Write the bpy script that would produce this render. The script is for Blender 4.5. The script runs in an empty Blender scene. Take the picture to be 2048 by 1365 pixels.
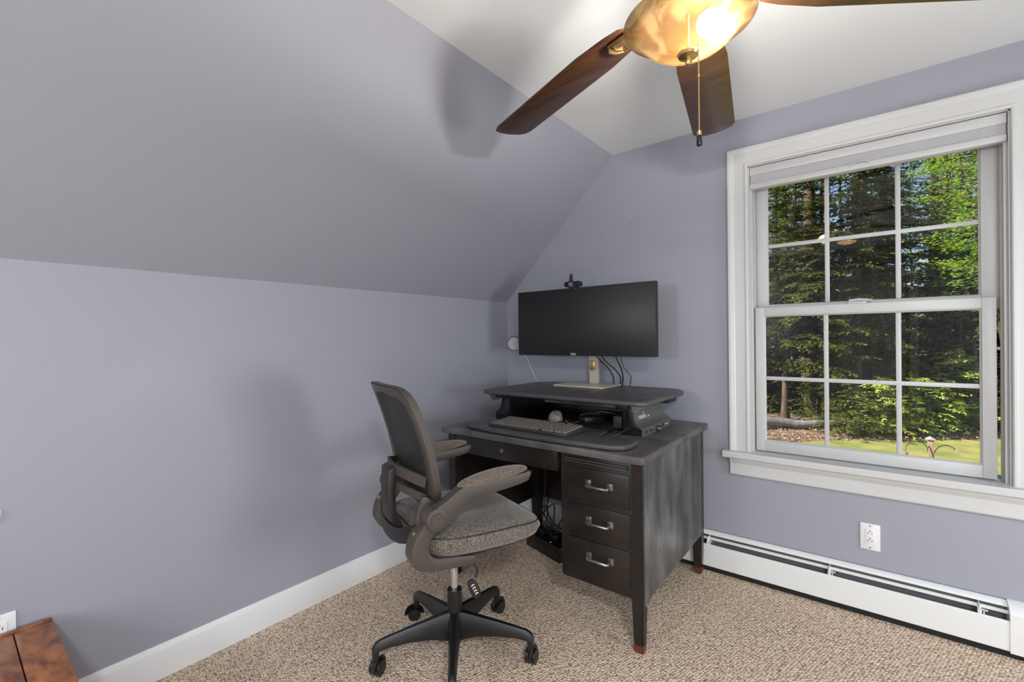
import bpy, bmesh, math, random
from mathutils import Vector, Matrix, noise
R = math.radians
rnd = random.Random(7)
SC = bpy.context.scene
COL = SC.collection

# ------------------------------------------------------------------ camera, view, world, lights
cam_d = bpy.data.cameras.new('camera')
cam = bpy.data.objects.new('camera', cam_d); COL.objects.link(cam)
cam_d.sensor_width = 36.0; cam_d.lens = 914.2889/2048*36.0
cam_d.clip_start = 0.05; cam_d.clip_end = 400
_y, _p, _r = R(38.3175), R(-0.2747), R(-0.6875)
F = Vector((-math.sin(_y)*math.cos(_p), math.cos(_y)*math.cos(_p), math.sin(_p)))
Rt = Vector((math.cos(_y), math.sin(_y), 0)); Up = Rt.cross(F)
R2 = math.cos(_r)*Rt+math.sin(_r)*Up; U2 = -math.sin(_r)*Rt+math.cos(_r)*Up
M = Matrix((R2, U2, -F)).transposed().to_4x4()
M.translation = Vector((2.0768, -2.5759, 1.236)); cam.matrix_world = M
SC.camera = cam
vs = SC.view_settings
SC.display_settings.display_device = 'sRGB'
vs.view_transform = 'Standard'; vs.look = 'None'; vs.exposure = 0.05; vs.gamma = 1.0
vs.use_curve_mapping = False
SC.cycles.max_bounces = 10; SC.cycles.diffuse_bounces = 5; SC.cycles.glossy_bounces = 4
SC.cycles.transparent_max_bounces = 16; SC.cycles.transmission_bounces = 6
SC.cycles.sample_clamp_indirect = 6.0; SC.cycles.use_denoising = True
SC.cycles.caustics_reflective = False; SC.cycles.caustics_refractive = False

W = bpy.data.worlds.new('sky'); SC.world = W; W.use_nodes = True
wn = W.node_tree; wn.nodes.clear()
sky = wn.nodes.new('ShaderNodeTexSky'); sky.sky_type = 'NISHITA'
sky.sun_elevation = R(48); sky.sun_rotation = R(140); sky.sun_disc = False
bg = wn.nodes.new('ShaderNodeBackground'); bg.inputs[1].default_value = 0.20
wo = wn.nodes.new('ShaderNodeOutputWorld')
wn.links.new(sky.outputs[0], bg.inputs[0]); wn.links.new(bg.outputs[0], wo.inputs[0])

def light(name, kind, loc, energy, col, rot=None, **k):
    d = bpy.data.lights.new(name, kind); d.energy = energy; d.color = col
    for a, b in k.items(): setattr(d, a, b)
    o = bpy.data.objects.new(name, d); COL.objects.link(o); o.location = loc
    if rot is not None: o.rotation_euler = rot
    return o
# the sun stands behind the house and to the left, so the wood is lit from the lawn side
sd = Vector((-0.85, -0.50, 0.64)).normalized()
light('sun', 'SUN', (0, 0, 30), 5.5, (1.0, 0.93, 0.80), sd.to_track_quat('Z', 'Y').to_euler(), angle=R(0.6))
LW = dict(fan=900.0, k0=27, k3=20, rear=25, ceil=58, floor=48, sun=14.0, sky=0.14)
# added fill at invented windows: two in the right knee wall, one rear right
KY = (-.95, -3.95)
for wy, e_ in zip(KY, (LW['k0'], LW['k3'])):
    light('window_daylight', 'AREA', (4.10, wy, .97), e_, (0.92, 0.97, 1.0), (0, R(90), 0), shape='RECTANGLE', size=0.80, size_y=0.80)
light('window_daylight', 'AREA', (3.62, -4.64, 1.20), LW['rear'], (0.92, 0.97, 1.0), (R(90), 0, 0), shape='RECTANGLE', size=0.52, size_y=0.9)
# added fill lights for an invented ceiling lamp and floor lamp, out of view
CLP, FLP = (3.10, -3.20), (0.72, -4.1)
light('ceiling_lamp_light', 'AREA', (*CLP, 2.272), LW['ceil'], (0.93, 0.97, 1.0), (0, 0, 0), shape='DISK', size=0.30)
light('floor_lamp_light', 'POINT', (*FLP, 1.50), LW['floor'], (0.93, 0.97, 1.0), shadow_soft_size=0.12)
LAMP_W = LW['fan']        # strength of the bulb in the ceiling fan
bg.inputs[1].default_value = LW['sky']; bpy.data.objects['sun'].data.energy = LW['sun']

# ------------------------------------------------------------------ materials
def nt(m): return m.node_tree.nodes, m.node_tree.links
def mat(name, col, rough=0.5, metal=0.0, spec=0.5, coat=0.0, var=0.0, vscale=4.0, bump=0.0, bscale=60.0, rvar=0.0, col2=None, stretch=None):
    m = bpy.data.materials.new(name); m.use_nodes = True
    n, l = nt(m); b = n['Principled BSDF']
    b.inputs['Base Color'].default_value = (*col, 1); b.inputs['Roughness'].default_value = rough
    b.inputs['Metallic'].default_value = metal; b.inputs['Specular IOR Level'].default_value = spec
    b.inputs['Coat Weight'].default_value = coat
    tc = n.new('ShaderNodeTexCoord'); mp = n.new('ShaderNodeMapping'); l.new(tc.outputs['Object'], mp.inputs[0])
    if stretch: mp.inputs['Scale'].default_value = stretch
    if var > 0 or col2 or rvar > 0:
        t = n.new('ShaderNodeTexNoise'); t.inputs['Scale'].default_value = vscale; t.inputs['Detail'].default_value = 6
        l.new(mp.outputs[0], t.inputs[0])
        if var > 0 or col2:
            cr = n.new('ShaderNodeValToRGB'); c2 = col2 or tuple(c*(1-var) for c in col)
            cr.color_ramp.elements[0].position = 0.35; cr.color_ramp.elements[1].position = 0.65
            cr.color_ramp.elements[0].color = (*c2, 1); cr.color_ramp.elements[1].color = (*col, 1)
            l.new(t.outputs[0], cr.inputs[0]); l.new(cr.outputs[0], b.inputs['Base Color'])
        if rvar > 0:
            mr = n.new('ShaderNodeMapRange'); mr.inputs[1].default_value = 0.3; mr.inputs[2].default_value = 0.7
            mr.inputs[3].default_value = max(0.02, rough-rvar); mr.inputs[4].default_value = min(1, rough+rvar)
            l.new(t.outputs[0], mr.inputs[0]); l.new(mr.outputs[0], b.inputs['Roughness'])
    if bump > 0:
        t2 = n.new('ShaderNodeTexNoise'); t2.inputs['Scale'].default_value = bscale; t2.inputs['Detail'].default_value = 3
        l.new(mp.outputs[0], t2.inputs[0]); bp = n.new('ShaderNodeBump'); bp.inputs['Strength'].default_value = bump
        bp.inputs['Distance'].default_value = 0.002; l.new(t2.outputs[0], bp.inputs['Height']); l.new(bp.outputs[0], b.inputs['Normal'])
    return m

WALL = mat('lavender_paint', (0.338, 0.346, 0.398), 0.42, spec=0.35, bump=0.06, bscale=220, rvar=0.05, vscale=3)
CEIL = mat('ceiling_paint', (0.72, 0.735, 0.74), 0.75, bump=0.05, bscale=200)
TRIM = mat('white_trim_paint', (0.60, 0.605, 0.60), 0.38)
VINYL = mat('white_vinyl', (0.54, 0.54, 0.54), 0.35)
BASEW = mat('baseboard_paint', (0.74, 0.745, 0.74), 0.36)
SHADE = mat('shade_fabric', (0.60, 0.60, 0.61), 0.8, bump=0.1, bscale=600)
SHADE2 = mat('shade_fabric_grey', (0.42, 0.42, 0.43), 0.8, bump=0.1, bscale=600)
PLASTW = mat('white_plastic', (0.80, 0.79, 0.80), 0.35)
HEATW = mat('heater_enamel', (0.80, 0.81, 0.80), 0.35)
HEATG = mat('heater_grey', (0.20, 0.205, 0.205), 0.45, metal=0.3)
DARK = mat('dark_gap', (0.01, 0.01, 0.01), 0.8)
STEEL = mat('desk_black_steel', (0.010, 0.008, 0.007), 0.34, spec=0.5, rvar=0.10, vscale=5, col2=(0.020, 0.015, 0.012), bump=0.12, bscale=25)
STEEL_SIDE = mat('desk_worn_side', (0.035, 0.032, 0.030), 0.40, spec=0.6, rvar=0.14, vscale=6, col2=(0.115, 0.118, 0.118), stretch=(1, 1.6, .6))
STEEL_TOP = mat('desk_worn_top', (0.055, 0.048, 0.045), 0.42, spec=0.6, rvar=0.08, vscale=7, col2=(0.125, 0.12, 0.12))
NICKEL = mat('aged_nickel', (0.40, 0.35, 0.31), 0.32, metal=0.9, var=0.4, vscale=60)
COPPER = mat('worn_copper_foot', (0.18, 0.065, 0.04), 0.45, metal=0.5)
BLKPL = mat('black_plastic', (0.012, 0.012, 0.013), 0.40, bump=0.15, bscale=900)
BLKGL = mat('black_glossy_plastic', (0.008, 0.008, 0.009), 0.22)
CHAIRPL = mat('chair_plastic', (0.056, 0.045, 0.037), 0.40, bump=0.2, bscale=1200)
CHAIRDK = mat('chair_plastic_dark', (0.015, 0.011, 0.009), 0.40, bump=0.2, bscale=1200)
BASEPL = mat('chair_base_nylon', (0.008, 0.008, 0.008), 0.35, bump=0.2, bscale=900)
CHROME = mat('chrome', (0.75, 0.76, 0.78), 0.15, metal=1.0)
SCREEN = mat('screen_glass', (0.006, 0.006, 0.006), 0.42, spec=0.6)
ALU = mat('champagne_aluminium', (0.62, 0.56, 0.47), 0.38, metal=0.35)
RISER = mat('riser_black_laminate', (0.062, 0.058, 0.060), 0.42, spec=0.6, bump=0.08, bscale=500, rvar=0.08, vscale=8)
RISERH = mat('riser_housing_grey', (0.10, 0.105, 0.10), 0.36, spec=0.6)
KEYM = mat('key_plastic', (0.17, 0.155, 0.135), 0.45)
KEYB = mat('keyboard_plastic', (0.030, 0.028, 0.027), 0.4)
MOUSEM = mat('mouse_plastic', (0.26, 0.22, 0.19), 0.40)
LOGO = mat('logo_white', (0.75, 0.75, 0.75), 0.5)
BRONZE = mat('antique_bronze', (0.34, 0.20, 0.09), 0.30, metal=0.8, var=0.3, vscale=30)
BRASS = mat('brass', (0.62, 0.42, 0.18), 0.28, metal=0.9)

def wood(name, c1, c2, scale=(2, 30, 30), rough=0.4, ns=3.0, pos=(0.35, 0.65)):
    m = mat(name, c1, rough); n, l = nt(m); b = n['Principled BSDF']
    tc = n.new('ShaderNodeTexCoord'); mp = n.new('ShaderNodeMapping'); mp.inputs['Scale'].default_value = scale
    t = n.new('ShaderNodeTexNoise'); t.inputs['Scale'].default_value = ns; t.inputs['Detail'].default_value = 8; t.inputs['Distortion'].default_value = 0.6
    cr = n.new('ShaderNodeValToRGB'); cr.color_ramp.elements[0].color = (*c1, 1); cr.color_ramp.elements[1].color = (*c2, 1)
    cr.color_ramp.elements[0].position, cr.color_ramp.elements[1].position = pos
    l.new(tc.outputs['Object'], mp.inputs[0]); l.new(mp.outputs[0], t.inputs[0]); l.new(t.outputs[0], cr.inputs[0]); l.new(cr.outputs[0], b.inputs['Base Color'])
    return m
BLADE = wood('walnut_blade', (0.035, 0.014, 0.006), (0.075, 0.032, 0.012), (1.5, 14, 14), 0.32)
CHEST = wood('chest_wood', (0.12, 0.030, 0.010), (0.46, 0.165, 0.045), (7, 11, 11), 0.35, 2.2, (0.32, 0.72))

def fabric(name, col, scale, rough=0.85, strength=0.6, sheen=0.3, diag=True):
    m = mat(name, col, rough); n, l = nt(m); b = n['Principled BSDF']; b.inputs['Sheen Weight'].default_value = sheen
    tc = n.new('ShaderNodeTexCoord'); mp = n.new('ShaderNodeMapping'); mp.inputs['Scale'].default_value = (scale, scale, scale*1.4)
    if diag: mp.inputs['Rotation'].default_value = (0, 0, R(45))
    v = n.new('ShaderNodeTexVoronoi'); v.inputs['Scale'].default_value = 1.0; v.inputs['Randomness'].default_value = 0.9
    cr = n.new('ShaderNodeValToRGB'); cr.color_ramp.elements[0].position = 0.15; cr.color_ramp.elements[1].position = 0.62
    cr.color_ramp.elements[0].color = (*[c*1.25 for c in col], 1); cr.color_ramp.elements[1].color = (*[c*0.35 for c in col], 1)
    bp = n.new('ShaderNodeBump'); bp.inputs['Strength'].default_value = strength; bp.inputs['Distance'].default_value = 0.002; bp.invert = True
    l.new(tc.outputs['Object'], mp.inputs[0]); l.new(mp.outputs[0], v.inputs[0]); l.new(v.outputs['Distance'], cr.inputs[0])
    l.new(cr.outputs[0], b.inputs['Base Color']); l.new(v.outputs['Distance'], bp.inputs['Height']); l.new(bp.outputs[0], b.inputs['Normal'])
    return m
SEATF = fabric('seat_mesh_fabric', (0.20, 0.165, 0.130), 170)
PADF = fabric('arm_pad_fabric', (0.20, 0.150, 0.110), 260)

def carpet():
    m = mat('loop_carpet', (0.4, 0.3, 0.2), 0.95, spec=0.1); n, l = nt(m); b = n['Principled BSDF']
    tc = n.new('ShaderNodeTexCoord'); mp = n.new('ShaderNodeMapping'); mp.inputs['Scale'].default_value = (95, 130, 1); mp.inputs['Rotation'].default_value = (0, 0, R(12))
    v = n.new('ShaderNodeTexVoronoi'); v.inputs['Scale'].default_value = 1.0; v.inputs['Randomness'].default_value = 0.55
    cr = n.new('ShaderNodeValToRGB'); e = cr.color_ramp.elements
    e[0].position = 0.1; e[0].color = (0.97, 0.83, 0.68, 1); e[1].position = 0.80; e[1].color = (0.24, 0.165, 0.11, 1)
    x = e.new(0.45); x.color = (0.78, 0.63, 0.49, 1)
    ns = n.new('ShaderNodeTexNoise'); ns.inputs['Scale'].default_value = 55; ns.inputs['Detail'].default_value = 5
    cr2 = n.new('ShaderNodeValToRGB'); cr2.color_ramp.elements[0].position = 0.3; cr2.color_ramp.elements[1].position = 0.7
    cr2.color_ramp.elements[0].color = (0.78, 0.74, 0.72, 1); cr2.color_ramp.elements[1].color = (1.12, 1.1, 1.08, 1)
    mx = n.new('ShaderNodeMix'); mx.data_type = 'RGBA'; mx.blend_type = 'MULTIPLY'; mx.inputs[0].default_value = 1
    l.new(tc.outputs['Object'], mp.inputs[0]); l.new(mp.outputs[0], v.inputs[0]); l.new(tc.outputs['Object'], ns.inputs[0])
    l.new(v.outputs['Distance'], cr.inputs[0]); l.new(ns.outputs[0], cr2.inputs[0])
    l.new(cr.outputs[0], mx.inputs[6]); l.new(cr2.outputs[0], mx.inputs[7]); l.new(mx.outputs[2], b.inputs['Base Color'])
    bp = n.new('ShaderNodeBump'); bp.inputs['Strength'].default_value = 0.9; bp.inputs['Distance'].default_value = 0.006; bp.invert = True
    l.new(v.outputs['Distance'], bp.inputs['Height']); l.new(bp.outputs[0], b.inputs['Normal'])
    return m
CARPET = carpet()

def glassmat():
    m = bpy.data.materials.new('window_glass'); m.use_nodes = True; n, l = nt(m); n.clear()
    o = n.new('ShaderNodeOutputMaterial'); mx = n.new('ShaderNodeMixShader'); tr = n.new('ShaderNodeBsdfTransparent')
    gl = n.new('ShaderNodeBsdfGlossy'); gl.inputs['Roughness'].default_value = 0.0; fr = n.new('ShaderNodeFresnel'); fr.inputs[0].default_value = 1.34
    l.new(fr.outputs[0], mx.inputs[0]); l.new(tr.outputs[0], mx.inputs[1]); l.new(gl.outputs[0], mx.inputs[2]); l.new(mx.outputs[0], o.inputs[0])
    return m
GLASS = glassmat()

def bowlmat():
    m = bpy.data.materials.new('alabaster_glass'); m.use_nodes = True; n, l = nt(m); n.clear()
    o = n.new('ShaderNodeOutputMaterial')
    tc = n.new('ShaderNodeTexCoord'); ns = n.new('ShaderNodeTexNoise'); ns.inputs['Scale'].default_value = 5; ns.inputs['Detail'].default_value = 3; ns.inputs['Distortion'].default_value = 2.5
    cr = n.new('ShaderNodeValToRGB'); cr.color_ramp.elements[0].position = 0.46; cr.color_ramp.elements[1].position = 0.53
    cr.color_ramp.elements[0].color = (0.078, 0.042, 0.014, 1); cr.color_ramp.elements[1].color = (0.125, 0.082, 0.036, 1)
    tl = n.new('ShaderNodeBsdfTranslucent'); df = n.new('ShaderNodeBsdfDiffuse'); tr = n.new('ShaderNodeBsdfTransparent'); gl = n.new('ShaderNodeBsdfGlossy'); gl.inputs['Roughness'].default_value = 0.15
    tr.inputs[0].default_value = (1.0, 0.96, 0.88, 1)
    l.new(tc.outputs['Object'], ns.inputs[0]); l.new(ns.outputs[0], cr.inputs[0])
    l.new(cr.outputs[0], tl.inputs[0]); l.new(cr.outputs[0], df.inputs[0])
    a = n.new('ShaderNodeMixShader'); a.inputs[0].default_value = 0.45; l.new(tl.outputs[0], a.inputs[1]); l.new(df.outputs[0], a.inputs[2])
    b = n.new('ShaderNodeMixShader'); b.inputs[0].default_value = 0.34; l.new(a.outputs[0], b.inputs[1]); l.new(tr.outputs[0], b.inputs[2])
    c = n.new('ShaderNodeMixShader'); c.inputs[0].default_value = 0.05; l.new(b.outputs[0], c.inputs[1]); l.new(gl.outputs[0], c.inputs[2])
    l.new(c.outputs[0], o.inputs[0]); return m
BOWL = bowlmat()
def emis(name, col, s):
    m = bpy.data.materials.new(name); m.use_nodes = True; n, l = nt(m); n.clear()
    o = n.new('ShaderNodeOutputMaterial'); e = n.new('ShaderNodeEmission'); e.inputs[0].default_value = (*col, 1); e.inputs[1].default_value = s
    l.new(e.outputs[0], o.inputs[0]); return m
BULB = emis('bulb_glow', (1.0, 0.95, 0.88), LAMP_W)
LED = emis('green_led', (0.1, 1.0, 0.2), 3)
def meshcloth():
    m = mat('back_mesh_cloth', (0.012, 0.011, 0.011), 0.7); n, l = nt(m); b = n['Principled BSDF']; o = n['Material Output']
    tr = n.new('ShaderNodeBsdfTransparent'); mx = n.new('ShaderNodeMixShader')
    tc = n.new('ShaderNodeTexCoord'); v = n.new('ShaderNodeTexVoronoi'); v.inputs['Scale'].default_value = 420; v.inputs['Randomness'].default_value = 0.05
    lt = n.new('ShaderNodeMath'); lt.operation = 'LESS_THAN'; lt.inputs[1].default_value = 0.22
    l.new(tc.outputs['Object'], v.inputs[0]); l.new(v.outputs['Distance'], lt.inputs[0]); l.new(lt.outputs[0], mx.inputs[0])
    l.new(b.outputs[0], mx.inputs[1]); l.new(tr.outputs[0], mx.inputs[2]); l.new(mx.outputs[0], o.inputs[0]); return m
NET = meshcloth()
def leafmat(name, c1, c2, trans=0.35, ns=1.5):
    m = bpy.data.materials.new(name); m.use_nodes = True; n, l = nt(m); n.clear()
    o = n.new('ShaderNodeOutputMaterial'); df = n.new('ShaderNodeBsdfDiffuse'); tl = n.new('ShaderNodeBsdfTranslucent'); mx = n.new('ShaderNodeMixShader'); mx.inputs[0].default_value = trans
    g = n.new('ShaderNodeNewGeometry'); t = n.new('ShaderNodeTexNoise'); t.inputs['Scale'].default_value = ns; t.inputs['Detail'].default_value = 6
    cr = n.new('ShaderNodeValToRGB'); cr.color_ramp.elements[0].position = 0.35; cr.color_ramp.elements[1].position = 0.65
    cr.color_ramp.elements[0].color = (*c1, 1); cr.color_ramp.elements[1].color = (*c2, 1)
    l.new(g.outputs['Position'], t.inputs[0]); l.new(t.outputs[0], cr.inputs[0]); l.new(cr.outputs[0], df.inputs[0]); l.new(cr.outputs[0], tl.inputs[0])
    l.new(df.outputs[0], mx.inputs[1]); l.new(tl.outputs[0], mx.inputs[2]); l.new(mx.outputs[0], o.inputs[0]); return m
HEML = leafmat('hemlock_needles', (0.030, 0.050, 0.012), (0.115, 0.140, 0.025), 0.3)
MAPLE = leafmat('maple_leaves', (0.15, 0.28, 0.03), (0.34, 0.50, 0.05), 0.5)
YOUNG = leafmat('young_hemlock_needles', (0.17, 0.27, 0.05), (0.50, 0.58, 0.13), 0.4)
BARK = mat('dark_bark', (0.085, 0.058, 0.040), 0.9, var=0.6, vscale=6, bump=1, bscale=20, stretch=(1, 1, .2))
BARKG = mat('grey_bark', (0.20, 0.20, 0.19), 0.9, var=0.5, vscale=5, bump=1, bscale=20, stretch=(1, 1, .3))
GRASS = mat('lawn_grass', (0.24, 0.22, 0.06), 0.95, vscale=1.3, col2=(0.11, 0.15, 0.025), bump=1, bscale=50)
LITTER = mat('leaf_litter', (0.22, 0.135, 0.085), 0.95, vscale=1.5, col2=(0.06, 0.04, 0.025), bump=1, bscale=30)

# ------------------------------------------------------------------ mesh helpers
def finish(bm, ang=35):
    bmesh.ops.recalc_face_normals(bm, faces=bm.faces)
    for f in bm.faces: f.smooth = True
    c = math.cos(R(ang))
    for e in bm.edges:
        if len(e.link_faces) == 2 and e.link_faces[0].normal.dot(e.link_faces[1].normal) < c: e.smooth = False
def obj(name, bm, m, parent=None, world=False, ang=35, clean=True):
    if clean: finish(bm, ang)
    if parent is not None and world:
        bm.transform(rootmat(parent).inverted())
    me = bpy.data.meshes.new(name); bm.to_mesh(me); bm.free()
    if m: me.materials.append(m)
    o = bpy.data.objects.new(name, me); COL.objects.link(o)
    if parent is not None: o.parent = parent
    return o
def rootmat(o):
    while o.parent: o = o.parent
    return Matrix.Translation(o.location) @ o.rotation_euler.to_matrix().to_4x4()
def thing(name, label, cat, loc=(0, 0, 0), rz=0, group=None):
    o = bpy.data.objects.new(name, None); COL.objects.link(o); o.location = loc; o.rotation_euler = (0, 0, rz)
    o.empty_display_size = 0.05; o['label'] = label; o['category'] = cat
    if group: o['group'] = group
    return o
def tag(o, label, cat, group=None, kind=None):
    o['label'] = label; o['category'] = cat
    if group: o['group'] = group
    if kind: o['kind'] = kind
    return o
def struct(name, bm, m, parent=None, **k):
    o = obj(name, bm, m, parent, **k)
    if parent is None: o['kind'] = 'structure'
    return o
def NB(): return bmesh.new()
def merge(bm, b2, mt=None):
    if mt: b2.transform(mt)
    me = bpy.data.meshes.new('tmp'); b2.to_mesh(me); b2.free(); bm.from_mesh(me); bpy.data.meshes.remove(me)
def bx(bm, x0, x1, y0, y1, z0, z1, bev=0, mt=None, seg=2):
    b = NB(); bmesh.ops.create_cube(b, size=1)
    for v in b.verts: v.co = Vector((x0+(v.co.x+.5)*(x1-x0), y0+(v.co.y+.5)*(y1-y0), z0+(v.co.z+.5)*(z1-z0)))
    if bev: bmesh.ops.bevel(b, geom=b.edges[:]+b.verts[:], offset=bev, segments=seg, profile=0.5, affect='EDGES')
    merge(bm, b, mt); return bm
def prism(bm, pts, a0, a1, axis='z', bev=0, mt=None, seg=2):
    """pts: 2D outline; axis z -> (x,y), axis y -> (x,z), axis x -> (y,z)"""
    def P(p, a): return Vector((p[0], p[1], a)) if axis == 'z' else (Vector((p[0], a, p[1])) if axis == 'y' else Vector((a, p[0], p[1])))
    b = NB(); A = [b.verts.new(P(p, a0)) for p in pts]; B = [b.verts.new(P(p, a1)) for p in pts]; n = len(pts)
    f1 = b.faces.new(A); f2 = b.faces.new(B[::-1])
    for i in range(n): b.faces.new((A[i], B[i], B[(i+1) % n], A[(i+1) % n]))
    bmesh.ops.recalc_face_normals(b, faces=b.faces)
    if bev:
        es = list(set(f1.edges) | set(f2.edges)); bmesh.ops.bevel(b, geom=es, offset=bev, segments=seg, profile=0.5, affect='EDGES')
    bmesh.ops.triangulate(b, faces=[f for f in b.faces if len(f.verts) > 4])
    merge(bm, b, mt); return bm
def rrect(x0, x1, y0, y1, r, seg=5, radii=None):
    rs = radii or (r, r, r, r); out = []
    for (cx, cy, a0), q in zip(((x1, y1, 0), (x0, y1, 90), (x0, y0, 180), (x1, y0, 270)), rs):
        sx = -1 if cx == x1 else 1; sy = -1 if cy == y1 else 1
        for i in range(seg+1):
            a = R(a0+90*i/seg); out.append((cx+sx*q+q*math.cos(a), cy+sy*q+q*math.sin(a)))
    return out
def smooth_closed(pts, n=6):
    out = []; N = len(pts)
    for i in range(N):
        p0, p1, p2, p3 = (Vector(pts[(i+k-1) % N]) for k in range(4))
        for j in range(n):
            t = j/n; out.append(tuple(0.5*((2*p1)+(-p0+p2)*t+(2*p0-5*p1+4*p2-p3)*t*t+(-p0+3*p1-3*p2+p3)*t**3)))
    return out
def smooth_open(pts, n=6):
    P = [Vector(p) for p in pts]; P = [2*P[0]-P[1]]+P+[2*P[-1]-P[-2]]; out = []
    for i in range(1, len(P)-2):
        p0, p1, p2, p3 = P[i-1:i+3]
        for j in range(n):
            t = j/n; out.append(0.5*((2*p1)+(-p0+p2)*t+(2*p0-5*p1+4*p2-p3)*t*t+(-p0+3*p1-3*p2+p3)*t**3))
    out.append(P[-2]); return out
def tube(bm, pts, r, n=8, closed=False, flat=None, up=None):
    """sweep; r number or list; flat=(w,h) gives an elliptical/rect section"""
    P = [Vector(p) for p in pts]; N = len(P); rings = []; prev = None
    for i in range(N):
        if closed: d = (P[(i+1) % N]-P[i-1])
        else: d = P[min(i+1, N-1)]-P[max(i-1, 0)]
        d.normalize()
        if up is not None: a = d.cross(Vector(up)).normalized()
        elif prev is None:
            a = d.cross(Vector((0, 0, 1)) if abs(d.z) < .9 else Vector((1, 0, 0))).normalized()
        else: a = (prev-d*prev.dot(d)).normalized()
        prev = a; b = d.cross(a); rr = r[i] if isinstance(r, (list, tuple)) else r
        ring = []
        for k in range(n):
            t = 2*math.pi*k/n+ (math.pi/n if n == 4 else 0); w, h = flat if flat else (1, 1)
            ring.append(bm.verts.new(P[i]+a*math.cos(t)*rr*w+b*math.sin(t)*rr*h))
        rings.append(ring)
    m = N if closed else N-1
    for i in range(m):
        A, B = rings[i], rings[(i+1) % N]
        for k in range(n): bm.faces.new((A[k], A[(k+1) % n], B[(k+1) % n], B[k]))
    if not closed:
        bm.faces.new(rings[0][::-1]); bm.faces.new(rings[-1])
    return bm
def cyl(bm, a, b, r, n=20, r2=None):
    a, b = Vector(a), Vector(b); return tube(bm, [a, b], [r, r if r2 is None else r2], n)
def lathe(bm, prof, c=(0, 0, 0), n=40, mt=None):
    b = NB(); rings = []
    for r, z in prof:
        if r < 1e-5: rings.append([b.verts.new((c[0], c[1], c[2]+z))])
        else: rings.append([b.verts.new((c[0]+r*math.cos(2*math.pi*k/n), c[1]+r*math.sin(2*math.pi*k/n), c[2]+z)) for k in range(n)])
    for A, B in zip(rings, rings[1:]):
        if len(A) == 1 and len(B) == 1: continue
        for k in range(n):
            if len(A) == 1: b.faces.new((A[0], B[(k+1) % n], B[k]))
            elif len(B) == 1: b.faces.new((A[k], A[(k+1) % n], B[0]))
            else: b.faces.new((A[k], A[(k+1) % n], B[(k+1) % n], B[k]))
    merge(bm, b, mt); return bm
def align(d, up=(0, 0, 1)):
    return Vector(d).normalized().to_track_quat('Z', 'Y').to_matrix().to_4x4()
def text(name, body, size, mt, m, parent, depth=0.0006, world=True):
    cu = bpy.data.curves.new('tmp', 'FONT'); cu.body = body; cu.size = size; cu.extrude = depth; cu.align_x = 'CENTER'; cu.align_y = 'CENTER'
    t = bpy.data.objects.new('tmp', cu); COL.objects.link(t)
    me = bpy.data.meshes.new_from_object(t.evaluated_get(bpy.context.evaluated_depsgraph_get()))
    bm = NB(); bm.from_mesh(me); bpy.data.objects.remove(t); bpy.data.curves.remove(cu); bpy.data.meshes.remove(me)
    bm.transform(mt); return obj(name, bm, m, parent, world=world, clean=False)

# ------------------------------------------------------------------ room shell
KW, SX, ZC = 1.5, 0.839, 2.347; RX = 4.08; RY = -4.62
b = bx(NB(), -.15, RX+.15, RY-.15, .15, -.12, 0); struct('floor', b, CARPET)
b = bx(NB(), -.14, 0, RY-.14, .14, 0, KW); struct('wall_left', b, WALL)
b = NB(); RW = [(wy-.42, wy+.42) for wy in KY[::-1]]; WB, WT = .54, 1.40
bx(b, RX, RX+.14, RY-.14, .14, 0, WB); bx(b, RX, RX+.14, RY-.14, .14, WT, KW); e_ = [RY-.14]+[v for w_ in RW for v in w_]+[.14]
for i in range(0, 6, 2): bx(b, RX, RX+.14, e_[i], e_[i+1], WB, WT)
struct('wall_right', b, WALL)
k = .14
b = prism(NB(), [(0, KW), (SX, ZC), (SX, ZC+.2), (-k, KW+.05), (-k, KW)], RY-.14, .14, 'y'); struct('wall_left_slope', b, WALL)
b = prism(NB(), [(RX, KW), (RX-SX, ZC), (RX-SX, ZC+.2), (RX+k, KW+.05), (RX+k, KW)], RY-.14, .14, 'y'); struct('wall_right_slope', b, WALL)
b = bx(NB(), SX, RX-SX, RY-.14, .14, ZC, ZC+.2); struct('ceiling', b, CEIL)
WX0, WX1, WZ0, WZ1 = 1.575, 2.502, .615, 2.105
def gable(name, y0, y1, holes):
    """gable wall with rectangular holes, built from strips clipped to the roof line"""
    b = NB(); xs = sorted({0, SX, RX-SX, RX} | {h[0] for h in holes} | {h[1] for h in holes})
    top = lambda x: KW+(ZC-KW)*min(1, x/SX, (RX-x)/SX)
    for xa, xb in zip(xs, xs[1:]):
        hs = [h for h in holes if h[0] <= xa+1e-6 and h[1] >= xb-1e-6]
        if hs:
            h = hs[0]
            if h[2] > 0: bx(b, xa, xb, y0, y1, 0, h[2])
            prism(b, [(xa, h[3]), (xb, h[3]), (xb, top(xb)), (xa, top(xa))], y0, y1, 'y')
        else: prism(b, [(xa, 0), (xb, 0), (xb, top(xb)), (xa, top(xa))], y0, y1, 'y')
    struct(name, b, WALL)
gable('wall_back', 0.0, .14, [(WX0, WX1, WZ0, WZ1)])
gable('wall_rear', RY-.14, RY, [(1.60, 2.42, 0, 2.03), (3.32, 3.92, .70, 1.66)])

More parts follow.
